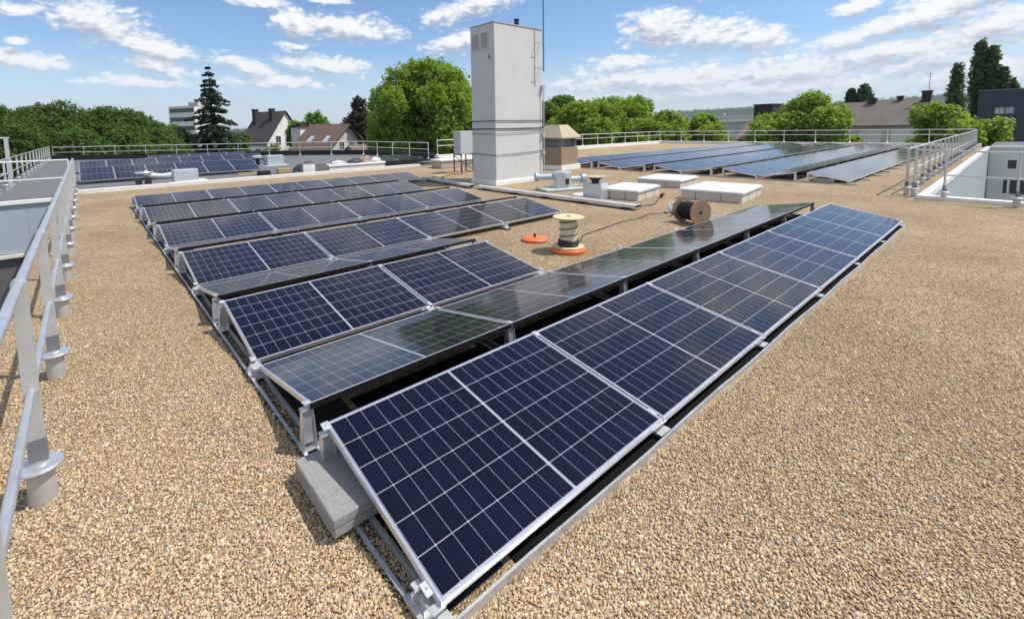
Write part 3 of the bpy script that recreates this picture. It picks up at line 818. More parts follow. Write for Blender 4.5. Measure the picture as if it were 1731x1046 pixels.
t = thing('vent_box', 'square galvanised vent box with flat cowl beside the skylight', 'vent', (9.42, 6.05, 0), R(14))
MB().rbox((0, 0, .235), (.50, .50, .44), .008).build('box', M['duct'], t)
q = MB(); q.lathe((0, 0, .456), [(.10, 0), (.10, .06), (.16, .10), (.17, .14)], 16); q.build('neck', M['black'], t, True)
q = MB(); q.lathe((0, 0, .60), [(.12, 0), (.30, .012), (.31, .03), (.12, .06)], 20); q.build('cowl', M['cap_conc'], t, True)
t = thing('exhaust_fan', 'cylindrical galvanised exhaust fan with side ducts on a pale pad', 'fan', (10.35, 7.95, 0), R(-20))
q = MB(); q.rbox((0, 0, .045), (1.5, .75, .085), .02); q.build('pad', M['teal_mem'], t)
q = MB(); q.lathe((0, 0, .088), [(.30, 0), (.30, .47), (.27, .49)], 22); q.build('drum', M['duct'], t, True)
q = MB(); q.tube([(-.8, .2, .42), (-.28, .08, .42)], .09, 14); q.lathe((-.83, .205, .42), [(.13, 0), (.13, .1)], 16, axis=(1, -.2, 0)); q.build('duct', M['plinth_blue'], t, True)
q = MB(); q.tube([(.27, -.05, .33), (.62, -.1, .33)], .09, 14); q.lathe((.62, -.1, .33), [(.15, 0), (.15, .14)], 16, axis=(1, -.1, 0)); q.build('duct', M['plinth_blue'], t, True)
MB().bbox((-.05, -.32, .2), (.06, -.295, .38)).build('switch', M['black'], t)
q = MB(); q.lathe((0, 0, 0), [(.25, 0.001), (.27, .03), (.25, .05), (.1, .055)], 20)
o = q.build('roof_drain_cover', M['kerb'], None, True); o.location = (9.75, 6.75, 0); tag(o, 'low round pale drain cover between exhaust fan and vent box', 'drain cover')

def tray(x, y0, y1, ang, label):
    L_ = y1 - y0
    t = thing('cable_tray', label, 'cable tray', (x, y0, 0), ang, 'metal cable trays')
    q = MB(); q.bbox((-.13, 0, .055), (.13, L_, .058)); q.bbox((-.13, 0, .0585), (-.127, L_, .115)); q.bbox((.127, 0, .0585), (.13, L_, .115)); q.build('trough', M['duct'], t)
    q = MB(); y = 0
    while y < L_ - .1:
        q.bbox((-.136, y + .01, .116), (.136, min(L_, y + 1.9), .121)); y += 1.92
    q.build('lid', M['alu_dull'], t)
    y = .3
    while y < L_:
        MB().bbox((-.17, y - .06, .001), (.17, y + .06, .054)).build('support_block', M['black'], t); y += 1.25
    return t
tray(8.76, 4.40, 10.15, 0, 'long galvanised cable tray running from the chimney tower towards the reels')
tray(8.72, 10.35, 13.2, R(-6), 'short galvanised cable tray passing the left side of the chimney tower')
tray(9.35, 12.9, 15.8, R(28), 'cable tray leading to the cooling unit stand')
q = MB(); q.prism([(0, 0), (1.1, .1), (1.0, .5), (.1, .42)], .02, .05)
o = q.build('timber_board', M['cardboard']); o.location = (9.9, 13.9, 0); o.rotation_euler = (0, 0, R(20)); tag(o, 'tan timber board lying on gravel left of the chimney tower', 'board')
t = thing('plinth_block', 'beige rendered low plinth behind the cooling unit', 'plinth', (14.2, 17.6, 0), R(-6))
MB().rbox((0, 0, .19), (3.4, 1.0, .36), .015).build('body', M['beige_stone'], t); MB().bbox((-1.75, -.55, .372), (1.75, .55, .43)).build('capping', M['coping'], t)
for i, (x, y, a, L_) in enumerate(((9.0, 15.2, R(35), 1.6), (8.2, 14.6, R(60), 1.2))):
    q = MB(); pts = [(math.sin(j * .5) * .06, j * L_ / 10, .02) for j in range(11)]
    o = (q.tube(pts, .018, 6)).build('cable', M['cable'], None, True); o.location = (x, y, 0); o.rotation_euler = (0, 0, -a)
    tag(o, ('dark cable lying towards the cooling unit stand', 'short dark cable lying at the right end of the rearmost row')[i], 'cable')

# cable reels
def reel(name, label, loc, rot, r_f, L_, r_d, wood, drum):
    t = thing(name, label, 'cable reel', loc); t.rotation_euler = rot
    for z in (0, L_ - .022):
        q = MB(); q.lathe((0, 0, z), [(r_f - .004, 0), (r_f, .004), (r_f, .018), (r_f - .004, .022)], 36)
        fo = q.build('flange', M[wood], t, True, 30)
        hb = MB(); zz = .0225 if z > 0 else -.0015
        hb.lathe((0, 0, z + zz), [(.038, 0), (.038, .001)], 14); hb.lathe((.09, .02, z + zz), [(.012, 0), (.012, .001)], 8); hb.lathe((-.09, -.03, z + zz), [(.012, 0), (.012, .001)], 8)
        hb.build('axle_hole', M['black'], fo)
    q = MB(); q.lathe((0, 0, .0225), [(r_d, 0), (r_d, L_ - .045)], 28); q.build('drum', M[drum], t, True)
    return t
t = thing('reel_turntable', 'round orange turntable under the standing cable reel', 'turntable', (4.80, 3.26, 0))
q = MB(); q.lathe((0, 0, 0.001), [(.25, 0), (.275, .012), (.275, .055), (.262, .07), (.1, .075)], 28); q.build('disc', M['orange'], t, True)
t = reel('cable_reel', 'cable reel standing upright on the orange turntable, nearly empty pale drum', (4.80, 3.26, .0765), (0, 0, R(20)), .245, .485, .135, 'wood_pale', 'cream')
q = MB(); pts = []
for i in range(200):
    a = i * .22; z = .03 + .007 + .014 * a / (2 * PI) if i < 110 else .125 + (i - 110) * .0038
    rr = .150 + (.012 if i < 110 else -.006)
    pts.append((rr * math.cos(a), rr * math.sin(a), min(z, .455)))
q.tube(pts, .0075, 6); q.build('wound_cable', M['cable'], t, True)
q = MB(); q.lathe((0, 0, .0235), [(.155, 0), (.165, .012), (.165, .09), (.155, .10)], 28); q.build('cable_layer', M['cable'], t, True)
q = MB(); q.bbox((.15, -.03, .20), (.156, .03, .30)); q.build('label_tag', M['white_bag'], t)
ax = Vector((-.378, -.927, 0)).normalized()
c0 = Vector((8.27, 3.12, .253))
t = reel('cable_reel', 'wooden cable reel lying on its side, wound with black cable', c0, (0, PI / 2, math.atan2(ax.y, ax.x)), .25, .50, .155, 'wood', 'cable')
q = MB(); pts = []
for i in range(300):
    a = i * .3; lay = i / 300 * 14.3
    z = .04 + .44 * (i % 150) / 150
    rr = .175 + .006 * math.sin(i * 1.9)
    pts.append((rr * math.cos(a), rr * math.sin(a), z))
q.tube(pts, .012, 6); q.build('wound_cable', M['cable'], t, True)
t = thing('turntable_disc', 'orange turntable disc lying alone on the gravel with a black spindle', 'turntable', (4.93, 4.10, 0))
q = MB(); q.lathe((0, 0, 0.001), [(.21, 0), (.225, .012), (.225, .04), (.205, .06), (.1, .07)], 26); q.build('disc', M['orange'], t, True)
q = MB(); q.lathe((0, 0, .0715), [(.022, 0), (.022, .055), (.016, .06)], 10); q.build('spindle', M['black'], t, True)

def ground_cable(pts, r, label, mat='cable', z=.014):
    q = MB(); P_ = [Vector((x, y, z if len(p_) < 3 else p_[2])) for p_ in pts for x, y in [p_[:2]]]
    out = []
    for i in range(len(P_) - 1):                                     # smooth through the points
        p0, p1, p2, p3 = P_[max(i - 1, 0)], P_[i], P_[i + 1], P_[min(i + 2, len(P_) - 1)]
        for k_ in range(8):
            u_ = k_ / 8
            out.append(.5 * (2 * p1 + (p2 - p0) * u_ + (2 * p0 - 5 * p1 + 4 * p2 - p3) * u_ ** 2 + (3 * p1 - p0 - 3 * p2 + p3) * u_ ** 3))
    out.append(P_[-1])
    return tag(q.tube(out, r, 6).build('cable', M[mat], None, True), label, 'cable')
ground_cable([(4.95, 3.26, .12), (5.35, 3.45), (5.8, 3.72), (6.2, 3.78), (6.65, 3.82), (7.3, 3.9), (7.9, 3.86), (8.5, 3.95)], .008, 'black cable trailing from the standing reel across the gravel')
ground_cable([(8.8, 4.42, .09), (9.2, 4.50, .05), (9.7, 4.52), (10.4, 4.8), (11.1, 5.1)], .013, 'dark cable leaving the end of the long tray towards the skylights')
ground_cable([(8.55, 3.95), (8.8, 3.8), (8.95, 3.72), (8.75, 3.55), (8.5, 3.5)], .012, 'short dark cable looping beside the lying reel')
q = MB()
for i in range(3):
    pts = [(.17 * math.cos(a) * (1 + .1 * i), .13 * math.sin(a), .03 + i * .02 + .09 * (1 + math.sin(a + i))) for a in [j * 2 * PI / 20 for j in range(21)]]
    q.tube(pts, .014, 6)
o = q.build('cable_coil', M['blue_pack'], None, True); o.location = (9.0, 3.62, .0); tag(o, 'blue and white coil of cable beside the lying reel', 'cable coil')
q = MB(); q.lathe((0, 0, .01), [(.03, 0), (.045, .03), (.045, .16), (.03, .2)], 12); o = q.build('cable_plug', M['red_cap'], None, True); o.location = (10.95, 5.02, .03); o.rotation_euler = (R(65), 0, R(-40)); tag(o, 'red-brown plug at the end of the tray cable', 'plug')

# ------------------------------------------------------------------ things on the grey roof
t = thing('duct_unit', 'galvanised ventilation box with insulated duct on the grey roof behind the kerb', 'ventilation unit', (2.15, 20.9, -.004))
MB().rbox((0, 0, .30), (.85, .7, .46), .01).build('box', M['duct'], t)
MB().bbox((-.6, -.5, .001), (.75, .5, .065)).build('pad', M['coping'], t)
q = MB(); q.tube([(-.43, 0, .34), (-.8, .0, .32), (-1.15, .05, .36), (-1.35, .1, .46)], [.12, .10, .13, .14], 14); q.lathe((-1.36, .1, .47), [(.15, 0), (.32, .02), (.3, .04)], 18); q.build('duct', M['bright'], t, True)
for x in (-1.25, -1.55): MB().bbox((x - .1, -.15, .001), (x + .1, .15, .24)).build('support', M['black'], t)
t = thing('roof_vent', 'square pale green vent box on the grey roof', 'vent', (7.7, 27.8, -.004)); MB().rbox((0, 0, .30), (.95, .8, .58), .012).build('box', M['plinth_blue'], t); MB().bbox((-.7, -.6, .001), (.7, .6, .01)).build('pad', M['coping'], t)
t = thing('roof_vent', 'small mushroom vent on a dark pipe on the grey roof', 'vent', (6.95, 28.4, -.004)); MB().lathe((0, 0, .001), [(.1, 0), (.1, .45)], 12).build('pipe', M['black'], t, True); MB().lathe((0, 0, .452), [(.3, 0), (.3, .1), (.15, .16)], 16).build('cowl', M['alu_dull'], t, True)
t = thing('metal_cabinet', 'grey metal cabinet with white front standing behind the white kerb', 'cabinet', (7.2, 20.15, -.004), R(-12)); MB().rbox((0, 0, .25), (1.1, .45, .48), .01).build('body', M['vent_grey'], t); MB().bbox((-.5, -.24, .03), (.02, -.2265, .46)).build('door', M['white_metal'], t)
t = thing('white_trough', 'long white trough holding rubbish bags behind the white kerb', 'trough', (9.4, 20.35, -.004), R(-3))
MB().rbox((0, 0, .12), (2.9, .6, .23), .01).build('lower_panel', M['kerb'], t); MB().rbox((0, 0, .31), (2.96, .66, .10), .01).build('rim', M['coping'], t)
def lump(name, loc, sx, sy, sz, mat, label, cat, seed):
    q = MB(); n, mrow = 14, 7; rr = random.Random(seed); prof = []
    vs = []
    for i in range(mrow + 1):
        ph = PI / 2 * i / mrow
        for k_ in range(n):
            a = 2 * PI * k_ / n; j = 1 + rr.uniform(-.2, .2)
            vs.append((sx * math.cos(ph) * math.cos(a) * j, sy * math.cos(ph) * math.sin(a) * j, sz * math.sin(ph) * j))
    fs = [(i * n + k_, i * n + (k_ + 1) % n, (i + 1) * n + (k_ + 1) % n, (i + 1) * n + k_) for i in range(mrow) for k_ in range(n)]
    fs.append(tuple(reversed(range(n))))
    q.add(vs, fs); o = q.build(name, M[mat], None, True, 60); o.location = loc; return tag(o, label, cat)
lump('rubbish_bag', (8.5, 20.35, .36), .38, .22, .16, 'white_bag', 'white plastic bag in the left part of the long white trough', 'bag', 1)
lump('tarpaulin', (9.35, 20.35, .36), .42, .22, .2, 'dark_bag', 'dark bundled tarpaulin in the middle of the long white trough', 'tarpaulin', 2)
lump('rubbish_bag', (9.95, 20.4, .36), .32, .24, .3, 'pink_bag', 'pinkish wrapped bundle in the long white trough', 'bag', 3)
lump('rubbish_bag', (10.5, 20.35, .36), .3, .22, .22, 'white_bag', 'white plastic bag at the right end of the long white trough', 'bag', 4)
lump('tarpaulin', (7.5, 21.8, -.003), .7, .35, .42, 'dark_bag', 'dark tarpaulin heap behind the metal cabinet', 'tarpaulin', 5)
q = MB().rbox((0, 0, .12), (.6, .3, .22), .006); o = q.build('cardboard_box', M['cardboard']); o.location = (6.3, 21.6, -.003); tag(o, 'tan cardboard box on the grey roof left of the metal cabinet', 'box')
q = MB().rbox((0, 0, .12), (.5, .4, .22), .01); o = q.build('black_crate', M['black']); o.location = (5.25, 21.1, -.003); tag(o, 'small black crate on the grey roof behind the kerb', 'crate')
q = MB().bbox((-.7, -.2, .001), (.7, .2, .06)); o = q.build('timber_board', M['cardboard']); o.location = (5.2, 22.6, -.003); tag(o, 'tan plank lying by the right end of the distant front panel row', 'board')
HAZE_D = .00011
# ------------------------------------------------------------------ trees
def quads_mesh(name, V, mat, parent):
    n = len(V) // 4
    me = bpy.data.meshes.new(name)
    me.vertices.add(len(V)); me.vertices.foreach_set('co', np.ascontiguousarray(V, dtype=np.float32).ravel())
    me.loops.add(n * 4); me.loops.foreach_set('vertex_index', np.arange(n * 4))
    me.polygons.add(n); me.polygons.foreach_set('loop_start', np.arange(n) * 4)
    me.update(); me.validate(); me.materials.append(mat)
    o = bpy.data.objects.new(name, me); col.objects.link(o); o.parent = parent
    return o
def leaves(cent, rad, n, size, flat=1.0, up_bias=.4):
    """n leaf quads round every clump centre"""
    m = len(cent)
    d = nrg.normal(size=(m, n, 3)); d /= np.linalg.norm(d, axis=2, keepdims=True)
    rr = nrg.random((m, n, 1)) ** .45
    p = cent[:, None] + d * rr * rad[:, None, None] * np.array([1, 1, flat])
    nm = d * .9 + nrg.normal(size=(m, n, 3)) * .6 + np.array([0, 0, up_bias]); nm /= np.linalg.norm(nm, axis=2, keepdims=True)
    a = np.cross(nm, nrg.normal(size=(m, n, 3))); a /= np.linalg.norm(a, axis=2, keepdims=True); b_ = np.cross(nm, a)
    s = size * nrg.uniform(.55, 1.25, (m, n, 1))
    w = s * nrg.uniform(.45, .7, (m, n, 1))
    q = np.stack([p - a * s, p - b_ * w, p + a * s, p + b_ * w], 2)
    return q.reshape(-1, 3)
def broad_tree(name, label, x, y, top, width, mat, dens=1.0, bottom=-3.5, leaf=.22, lobes=11, group='trees beyond the roofs', flatten=1.0, trunk_r=.28, seed=None, gap=.0, clump=.75, nl=13, dr=(.48, .86), lr=(.20, .40), voids=9):
    t = thing(name, label, 'tree', (x, y, GZ), 0, group)
    H = top - bottom; c0 = np.array([0, 0, (top + bottom) / 2 - GZ]); W = width / 2; ph0 = nrg.uniform(0, 6.28)
    L_ = []
    for i in range(lobes):
        zf = 1 - 1.7 * (i + .5) / lobes; aa = i * 2.39996 + ph0     # spread evenly round the crown, then jittered
        d = np.array([math.cos(aa) * math.sqrt(max(0, 1 - zf * zf)), math.sin(aa) * math.sqrt(max(0, 1 - zf * zf)), zf]) + nrg.normal(size=3) * .16
        d *= nrg.uniform(*dr) / np.linalg.norm(d)
        r = nrg.uniform(*lr)
        L_.append((c0 + d * np.array([W, W, H / 2]) * (1 - gap * .0), r * W * nrg.uniform(.85, 1.2), r * min(H / 2, W * 1.15) * flatten))
    L_.append((c0 + np.array([nrg.uniform(-.2, .2) * W, 0, H * .28]), W * .36, H * .17)); L_.append((c0, W * .5, H * .30))
    cs = []
    for c, rw, rh in L_:
        k_ = max(10, int(30 * dens * (rw * rw * 4 + rw * rh * 4) / (clump ** 2 * 4)))
        d = nrg.normal(size=(k_, 3)); d /= np.linalg.norm(d, axis=1, keepdims=True)
        d *= nrg.uniform(.62, 1.06, (k_, 1))
        cs.append(c + d * np.array([rw, rw, rh]))
    cs = np.concatenate(cs)
    # keep the envelope: clip to the ellipsoid with a noisy limit
    e = (cs - c0) / np.array([W, W, H / 2]); rr = np.linalg.norm(e, axis=1)
    cs = cs[rr < nrg.uniform(.95, 1.22, len(cs))]
    for _ in range(voids):                                          # gaps where the sky or shade shows through
        d = nrg.normal(size=3); d /= np.linalg.norm(d); vc = c0 + d * np.array([W, W, H / 2]) * nrg.uniform(.55, 1.0)
        cs = cs[np.linalg.norm((cs - vc) * np.array([1, 1, 1.5]), axis=1) > W * nrg.uniform(.12, .26)]
    V = leaves(cs, np.full(len(cs), clump * .62) * nrg.uniform(.6, 1.25, len(cs)), nl, leaf)
    quads_mesh('crown', V, M[mat], t)
    tr = MB(); f0 = c0[2] - H * .42
    tr.tube([(0, 0, 0), (.1, .05, f0 * .5), (.05, 0, f0), (0, .1, c0[2] + H * .25)], [trunk_r * 1.3, trunk_r, trunk_r * .8, trunk_r * .2], 8)
    for c, rw, rh in L_[:9]:
        z0 = f0 * nrg.uniform(.75, 1.15); mid = np.array([c[0] * .45, c[1] * .45, (z0 + c[2]) / 2 + .3])
        tr.tube([(0, 0, z0), tuple(mid), tuple(c)], [trunk_r * .5, trunk_r * .3, .04], 6)
    tr.build('trunk', M['bark'], t, True)
    return t
def spruce(name, label, x, y, top, width, mat, bottom=-8, group='trees beyond the roofs', whorls=26, leaf=.17, droop=.35, power=.85, ragged=.35):
    t = thing(name, label, 'tree', (x, y, GZ), 0, group); H = top - bottom; cs = []; rads = []
    tr = MB(); tr.tube([(0, 0, 0), (0, 0, (bottom - GZ) + H * .5), (0, 0, top - GZ - .2)], [.3, .18, .02], 8)
    for i in range(whorls):
        f = (i + .5) / whorls; z = bottom - GZ + H * (f ** .9) + nrg.uniform(-.22, .22)
        R_ = width / 2 * (1 - f) ** power + .12
        nb = max(4, int(9 * (1 - f) + 3))
        for k_ in range(nb):
            a = 2 * PI * (k_ + nrg.random()) / nb; ln = R_ * nrg.uniform(1 - ragged, 1.08)
            n = max(3, int(ln / .17))
            for j in range(n):
                s = (j + .6) / n
                cs.append((math.cos(a) * ln * s, math.sin(a) * ln * s, z - droop * ln * s * s * .9 + .25 * ln * s * (.3 if s < .8 else .45) + nrg.uniform(-.05, .05)))
                rads.append(.16 + .20 * (1 - s) * min(1, ln))
            if ln > .5: tr.tube([(0, 0, z), (math.cos(a) * ln * .9, math.sin(a) * ln * .9, z - droop * ln * .6)], [.04, .01], 5)
    V = leaves(np.array(cs), np.array(rads) * 1.15, 9, leaf, .7, .6)
    quads_mesh('crown', V, M[mat], t); tr.build('trunk', M['bark'], t, True)
    return t
def column_tree(name, label, x, y, top, parts, mat, group='trees beyond the roofs', leaf=.3):
    """several upright spindle crowns on one trunk"""
    t = thing(name, label, 'tree', (x, y, GZ), 0, group); cs = []
    tr = MB(); tr.tube([(0, 0, 0), (0, 0, 5)], [.5, .4], 8)
    for dx, dy, z0, z1, w_ in parts:
        n = int(26 * (z1 - z0) * w_)
        f = nrg.random(n); R_ = w_ / 2 * np.sin(PI * np.clip(f * .86 + .12, 0, 1)) ** .75
        a = nrg.uniform(0, 2 * PI, n); q = nrg.uniform(.35, 1.05, n)
        cs.append(np.stack([dx + R_ * q * np.cos(a), dy + R_ * q * np.sin(a), z0 - GZ + f * (z1 - z0)], 1))
        tr.tube([(0, 0, 5), (dx, dy, z0 - GZ + .5), (dx, dy, z1 - GZ - .6)], [.3, .2, .03], 6)
    cs = np.concatenate(cs)
    V = leaves(cs, np.full(len(cs), .55) * nrg.uniform(.6, 1.2, len(cs)), 11, leaf)
    quads_mesh('crown', V, M[mat], t); tr.build('trunk', M['bark'], t, True)
    return t
pine = 'spreading dark green pine in the dense group at far left, '
G1 = 'pines massed at the far left'
for x, y, top, wd, lb in ((-7.6, 61, 5.4, 12, pine + 'leftmost at the back'), (-3.2, 59.5, 5.9, 10.5, 'tall spreading pine at the far left, highest crown of the dense group'), (.9, 63, 5.6, 11.5, pine + 'right of the highest'),
                          (4.0, 64, 5.0, 10, pine + 'second from its right end'), (5.3, 58.5, 3.7, 7.5, pine + 'at its right end'),
                          (-6.4, 53.5, 3.0, 7.5, pine + 'behind the gate'), (-1.6, 53.8, 3.1, 7.5, pine + 'front middle'), (2.4, 54.5, 2.9, 6.5, pine + 'above the distant panels'), (5.6, 55, 2.2, 5.2, 'low bushy pine left of the tall pointed spruce')):
    broad_tree('pine_tree', lb, x, y, top, wd, 'leaf_pine', .85, -6.5, .125, 15, G1, .95, .3, clump=.55, nl=20, dr=(.3, .82), lr=(.32, .48), voids=1)
spruce('spruce_tree', 'tall pointed dark spruce with drooping ragged branches standing alone at left', 10.6, 59.6, 9.5, 10.2, 'leaf_spruce', -4.5, whorls=30, ragged=.55)
broad_tree('garden_tree', 'small dark tree close beside the foot of the spruce', 13.0, 57.5, 2.2, 4.5, 'leaf_pine', 1, -6, .16, 8)
broad_tree('shrub', 'yellow-green shrub in front of the white gabled house', 14.0, 49.8, 1.1, 3.6, 'leaf_yellow', 1, -5, .14, 7)
broad_tree('shrub', 'pale flowering shrub behind the guard rail, left of the brown-roofed barn', 16.0, 50.5, .2, 3.4, 'leaf_yellow', 1, -5, .12, 7)
broad_tree('round_tree', 'round bright green tree behind the brown-roofed barn', 25.2, 66, 5.3, 8.2, 'leaf_mid', 1, -5, .2, 11)
broad_tree('round_tree', 'small distant green tree between the gabled house and the small white tower', 27.4, 86, 4.4, 4.2, 'leaf_mid', 1, -4, .22, 8)
broad_tree('purple_tree', 'dark purple-grey leaved tree left of the largest tree', 26.3, 54.6, 6.9, 5.4, 'leaf_purple', .55, -4, .18, 11, clump=.6)
broad_tree('large_tree', 'largest bright green tree, left of the chimney tower, with open airy crown', 26.0, 39.2, 9.7, 12.4, 'leaf_light', .50, -4.2, .16, 34, trunk_r=.35, clump=.66, voids=16, lr=(.20, .33))
broad_tree('large_tree', 'bright green tree half hidden by the left side of the chimney tower', 30.6, 37.9, 7.2, 6.2, 'leaf_light', .8, -4, .18, 12)
broad_tree('green_tree', 'dark green tree peeping out right of the chimney tower, farthest back', 56.8, 47.3, 7.2, 9, 'leaf_mid', 1, -4, .22, 9)
broad_tree('green_tree', 'mid green tree behind the pyramid-capped stack', 48.8, 36.6, 5.5, 11, 'leaf_light', .8, -4.5, .2, 11)
broad_tree('green_tree', 'broad green tree right of the pyramid-capped stack, peak above its neighbours', 55.4, 33.2, 6.2, 13.5, 'leaf_light', .8, -4.5, .2, 20)
broad_tree('green_tree', 'low green tree behind the far rail, left of the dark brick stack', 63.1, 27.0, 3.7, 8.5, 'leaf_light', .8, -4.5, .2, 10)
broad_tree('green_tree', 'round green tree between the dark brick stack and the long grey-brown roof', 59.0, 14.6, 4.8, 10.5, 'leaf_light', .9, -5, .2, 13)
broad_tree('courtyard_tree', 'spreading light green tree behind the corner of the right guard rail', 57.2, 3.5, 3.6, 7.4, 'leaf_light', .75, -5, .2, 9)
broad_tree('courtyard_tree', 'lower light green tree in front of the navy building', 57.3, .9, 1.9, 4.4, 'leaf_light', .75, -5, .2, 8)
column_tree('poplar_tree', 'tall dark poplar with several upright crowns rising above the navy building', 94.5, 2.9, 12.2, [(0, .5, 2, 12.4, 1.4), (0, -.7, 2, 11.5, 1.1), (.3, -1.7, 2, 8.6, 1.1), (.5, -2.6, 2, 6.9, 1.0)], 'leaf_poplar')
column_tree('cypress_tree', 'dark narrow conifer left of the poplar', 88.5, 4.9, 8.8, [(0, .2, -3, 9.0, 1.9)], 'leaf_poplar', leaf=.2)
column_tree('cypress_tree', 'small dark tree seen over the left end of the long roof ridge', 136.5, 25.6, 8.8, [(0, 0, 3, 9.1, 2.2)], 'leaf_spruce', leaf=.3)
column_tree('cypress_tree', 'rounded small dark tree seen over the long roof ridge', 136.8, 23.3, 9.3, [(0, 0, 3, 10.0, 3.2)], 'leaf_poplar', leaf=.3)

# ------------------------------------------------------------------ houses
def window(parent, x, y, z, w_, h, face, pane='win_dark', frame='coping'):
    """face: outward normal axis in the house's frame ('-y','+x',...)"""
    sg = 1 if face[0] == '+' else -1
    fr = MB(); pn = MB()
    def bx(mb, a, z_, sa, sz, d0, d1):
        if face[1] == 'y': mb.bbox((x + a - sa / 2, y + sg * d0, z + z_ - sz / 2), (x + a + sa / 2, y + sg * d1, z + z_ + sz / 2))
        else: mb.bbox((x + sg * d0, y + a - sa / 2, z + z_ - sz / 2), (x + sg * d1, y + a + sa / 2, z + z_ + sz / 2))
    for s in (-1, 1):
        bx(fr, s * w_ / 2, 0, .07, h + .07, .003, .06); bx(fr, 0, s * h / 2, w_ - .07, .07, .003, .06)
    bx(fr, 0, 0, .05, h - .07, .031, .055)
    bx(pn, 0, 0, w_ - .07, h - .07, .003, .03)
    fo = fr.build('window', M[frame], parent); pn.build('pane', M[pane], fo)
def gable_house(name, label, x, y, rz, w_, d, eave, ridge, wall, roof, chims=(), wins=(), over=.35, thick=.16, cat='house'):
    """gable ends at -y and +y, width w_ along x, ridge along y"""
    t = thing(name, label, cat, (x, y, 0), rz)
    q = MB(); a = w_ / 2
    q.add([(-a, -d / 2, GZ), (a, -d / 2, GZ), (a, -d / 2, eave), (0, -d / 2, ridge), (-a, -d / 2, eave), (-a, d / 2, GZ), (a, d / 2, GZ), (a, d / 2, eave), (0, d / 2, ridge), (-a, d / 2, eave)],
          [(0, 1, 2, 3, 4), (9, 8, 7, 6, 5), (1, 6, 7, 2), (5, 0, 4, 9), (2, 7, 8, 3), (4, 3, 8, 9)])
    q.build('wall', M[wall], t)
    q = MB(); sl = (ridge - eave) / a
    for s in (-1, 1):
        e = a + over; zo = ridge - sl * e + .03
        p = [(0, ridge + .03), (s * e, zo), (s * e, zo + thick), (0, ridge + .03 + thick)]
        vs = [(u, -d / 2 - over, z) for u, z in p] + [(u, d / 2 + over, z) for u, z in p]
        fs = [(0, 1, 2, 3), (7, 6, 5, 4), (0, 4, 5, 1), (1, 5, 6, 2), (2, 6, 7, 3), (3, 7, 4, 0)]
        if s > 0: fs = [tuple(reversed(f)) for f in fs]
        q.add(vs, fs)
    ro = q.build('roof', M[roof], t); box_uv(ro)
    for cx, cy, cw, cz0, cz1, cm in chims:
        c = MB(); c.bbox((cx - cw / 2, cy - cw / 2, cz0), (cx + cw / 2, cy + cw / 2, cz1)); c.bbox((cx - cw / 2 - .08, cy - cw / 2 - .08, cz1 + .001), (cx + cw / 2 + .08, cy + cw / 2 + .08, cz1 + .16))
        c.build('chimney', M[cm], ro)
    for wn in wins: window(t, *wn)
    return t
gable_house('gabled_house', 'white gabled house with dark roof and two chimneys, right of the spruce', 23.3, 80, R(24), 7.6, 6, .4, 5.2, 'wall_white', 'tile_dark',
            [(-1.0, -1.2, .7, 3.2, 5.6, 'dark_brick'), (-1.4, 2.2, .7, 3.2, 5.6, 'dark_brick')],
            [(-1.6, -3, .6, 1.0, 1.5, '-y'), (.7, -3, .5, 1.6, 1.6, '-y'), (-3.8, -1, -1.2, 1.1, 1.3, '-x'), (-.2, -3, -2.2, 1.4, 1.4, '-y'), (2.4, -3, -2.2, 1.1, 1.3, '-y')])
q = gable_house('annex_house', 'lower pale annex with light tiled roof right of the white gabled house', 27.2, 78.0, R(22), 4.2, 6, -.5, 2.3, 'wall_pale', 'tile_pink', [], [(0, -3, -.9, .9, 1.1, '-y')])
t = thing('white_turret', 'small white square tower with dark flat cap left of the barn', 'tower', (22.6, 64.8, 0), R(20))
MB().bbox((-.95, -.95, GZ), (.95, .95, 2.55)).build('wall', M['wall_white'], t); MB().bbox((-1.15, -1.15, 2.551), (1.15, 1.15, 2.8)).bbox((-.5, -.5, 2.801), (.5, .5, 3.15)).build('cap', M['dark_brick'], t)
window(t, 0, -.95, 1.1, .9, 1.2, '-y')
q = gable_house('barn', 'brown-tiled barn with grey gable and roof windows behind the far rail', 22.9, 55.6, R(20), 8.0, 6.0, -.9, 2.65, 'wall_pale', 'tile_brown', [],
                [(-1.0, -3.0, .15, .8, 1.0, '-y'), (.4, -3.0, .4, .35, .9, '-y'), (1.4, -3.0, .1, .35, .8, '-y')], .5)
ro = [c for c in q.children if c.name.startswith('roof')][0]
for yy in (-1.6, 1.2):                                             # roof windows on the left slope
    sl = math.atan2(3.55, 4.0)
    MB().box((-2.0, yy, 2.55 - 2.0 * 3.55 / 4 + .25), (1.0, .8, .06), Matrix.Rotation(-sl, 3, 'Y')).build('roof_window', M['win_pale'], ro)
gable_house('lean_house', 'low brown-tiled outbuilding attached in front of the barn', 24.6, 50.6, R(120), 4.2, 4.6, -1.9, .1, 'wall_pale', 'tile_brown', [], [], .3)
t = thing('apartment_block', 'pale distant apartment tower with banded dark windows behind the spruce', 'building', (25.6, 162, 0), R(28))
MB().bbox((-4.3, -5.5, GZ), (4.3, 5.5, 9.9)).build('wall', M['wall_white'], t); MB().bbox((-.5, -2, 9.901), (3.0, 2, 11.4)).build('roof_box', M['wall_pale'], t)
for i in range(5): MB().bbox((-4.36, -5.0, 8.2 - i * 2.6), (-4.301, 5.0, 9.4 - i * 2.6)).build('window_band', M['win_dark'], t)
MB().bbox((-4.4, -5.6, 9.9), (4.4, 5.6, 9.96)).build('parapet', M['vent_grey'], t)
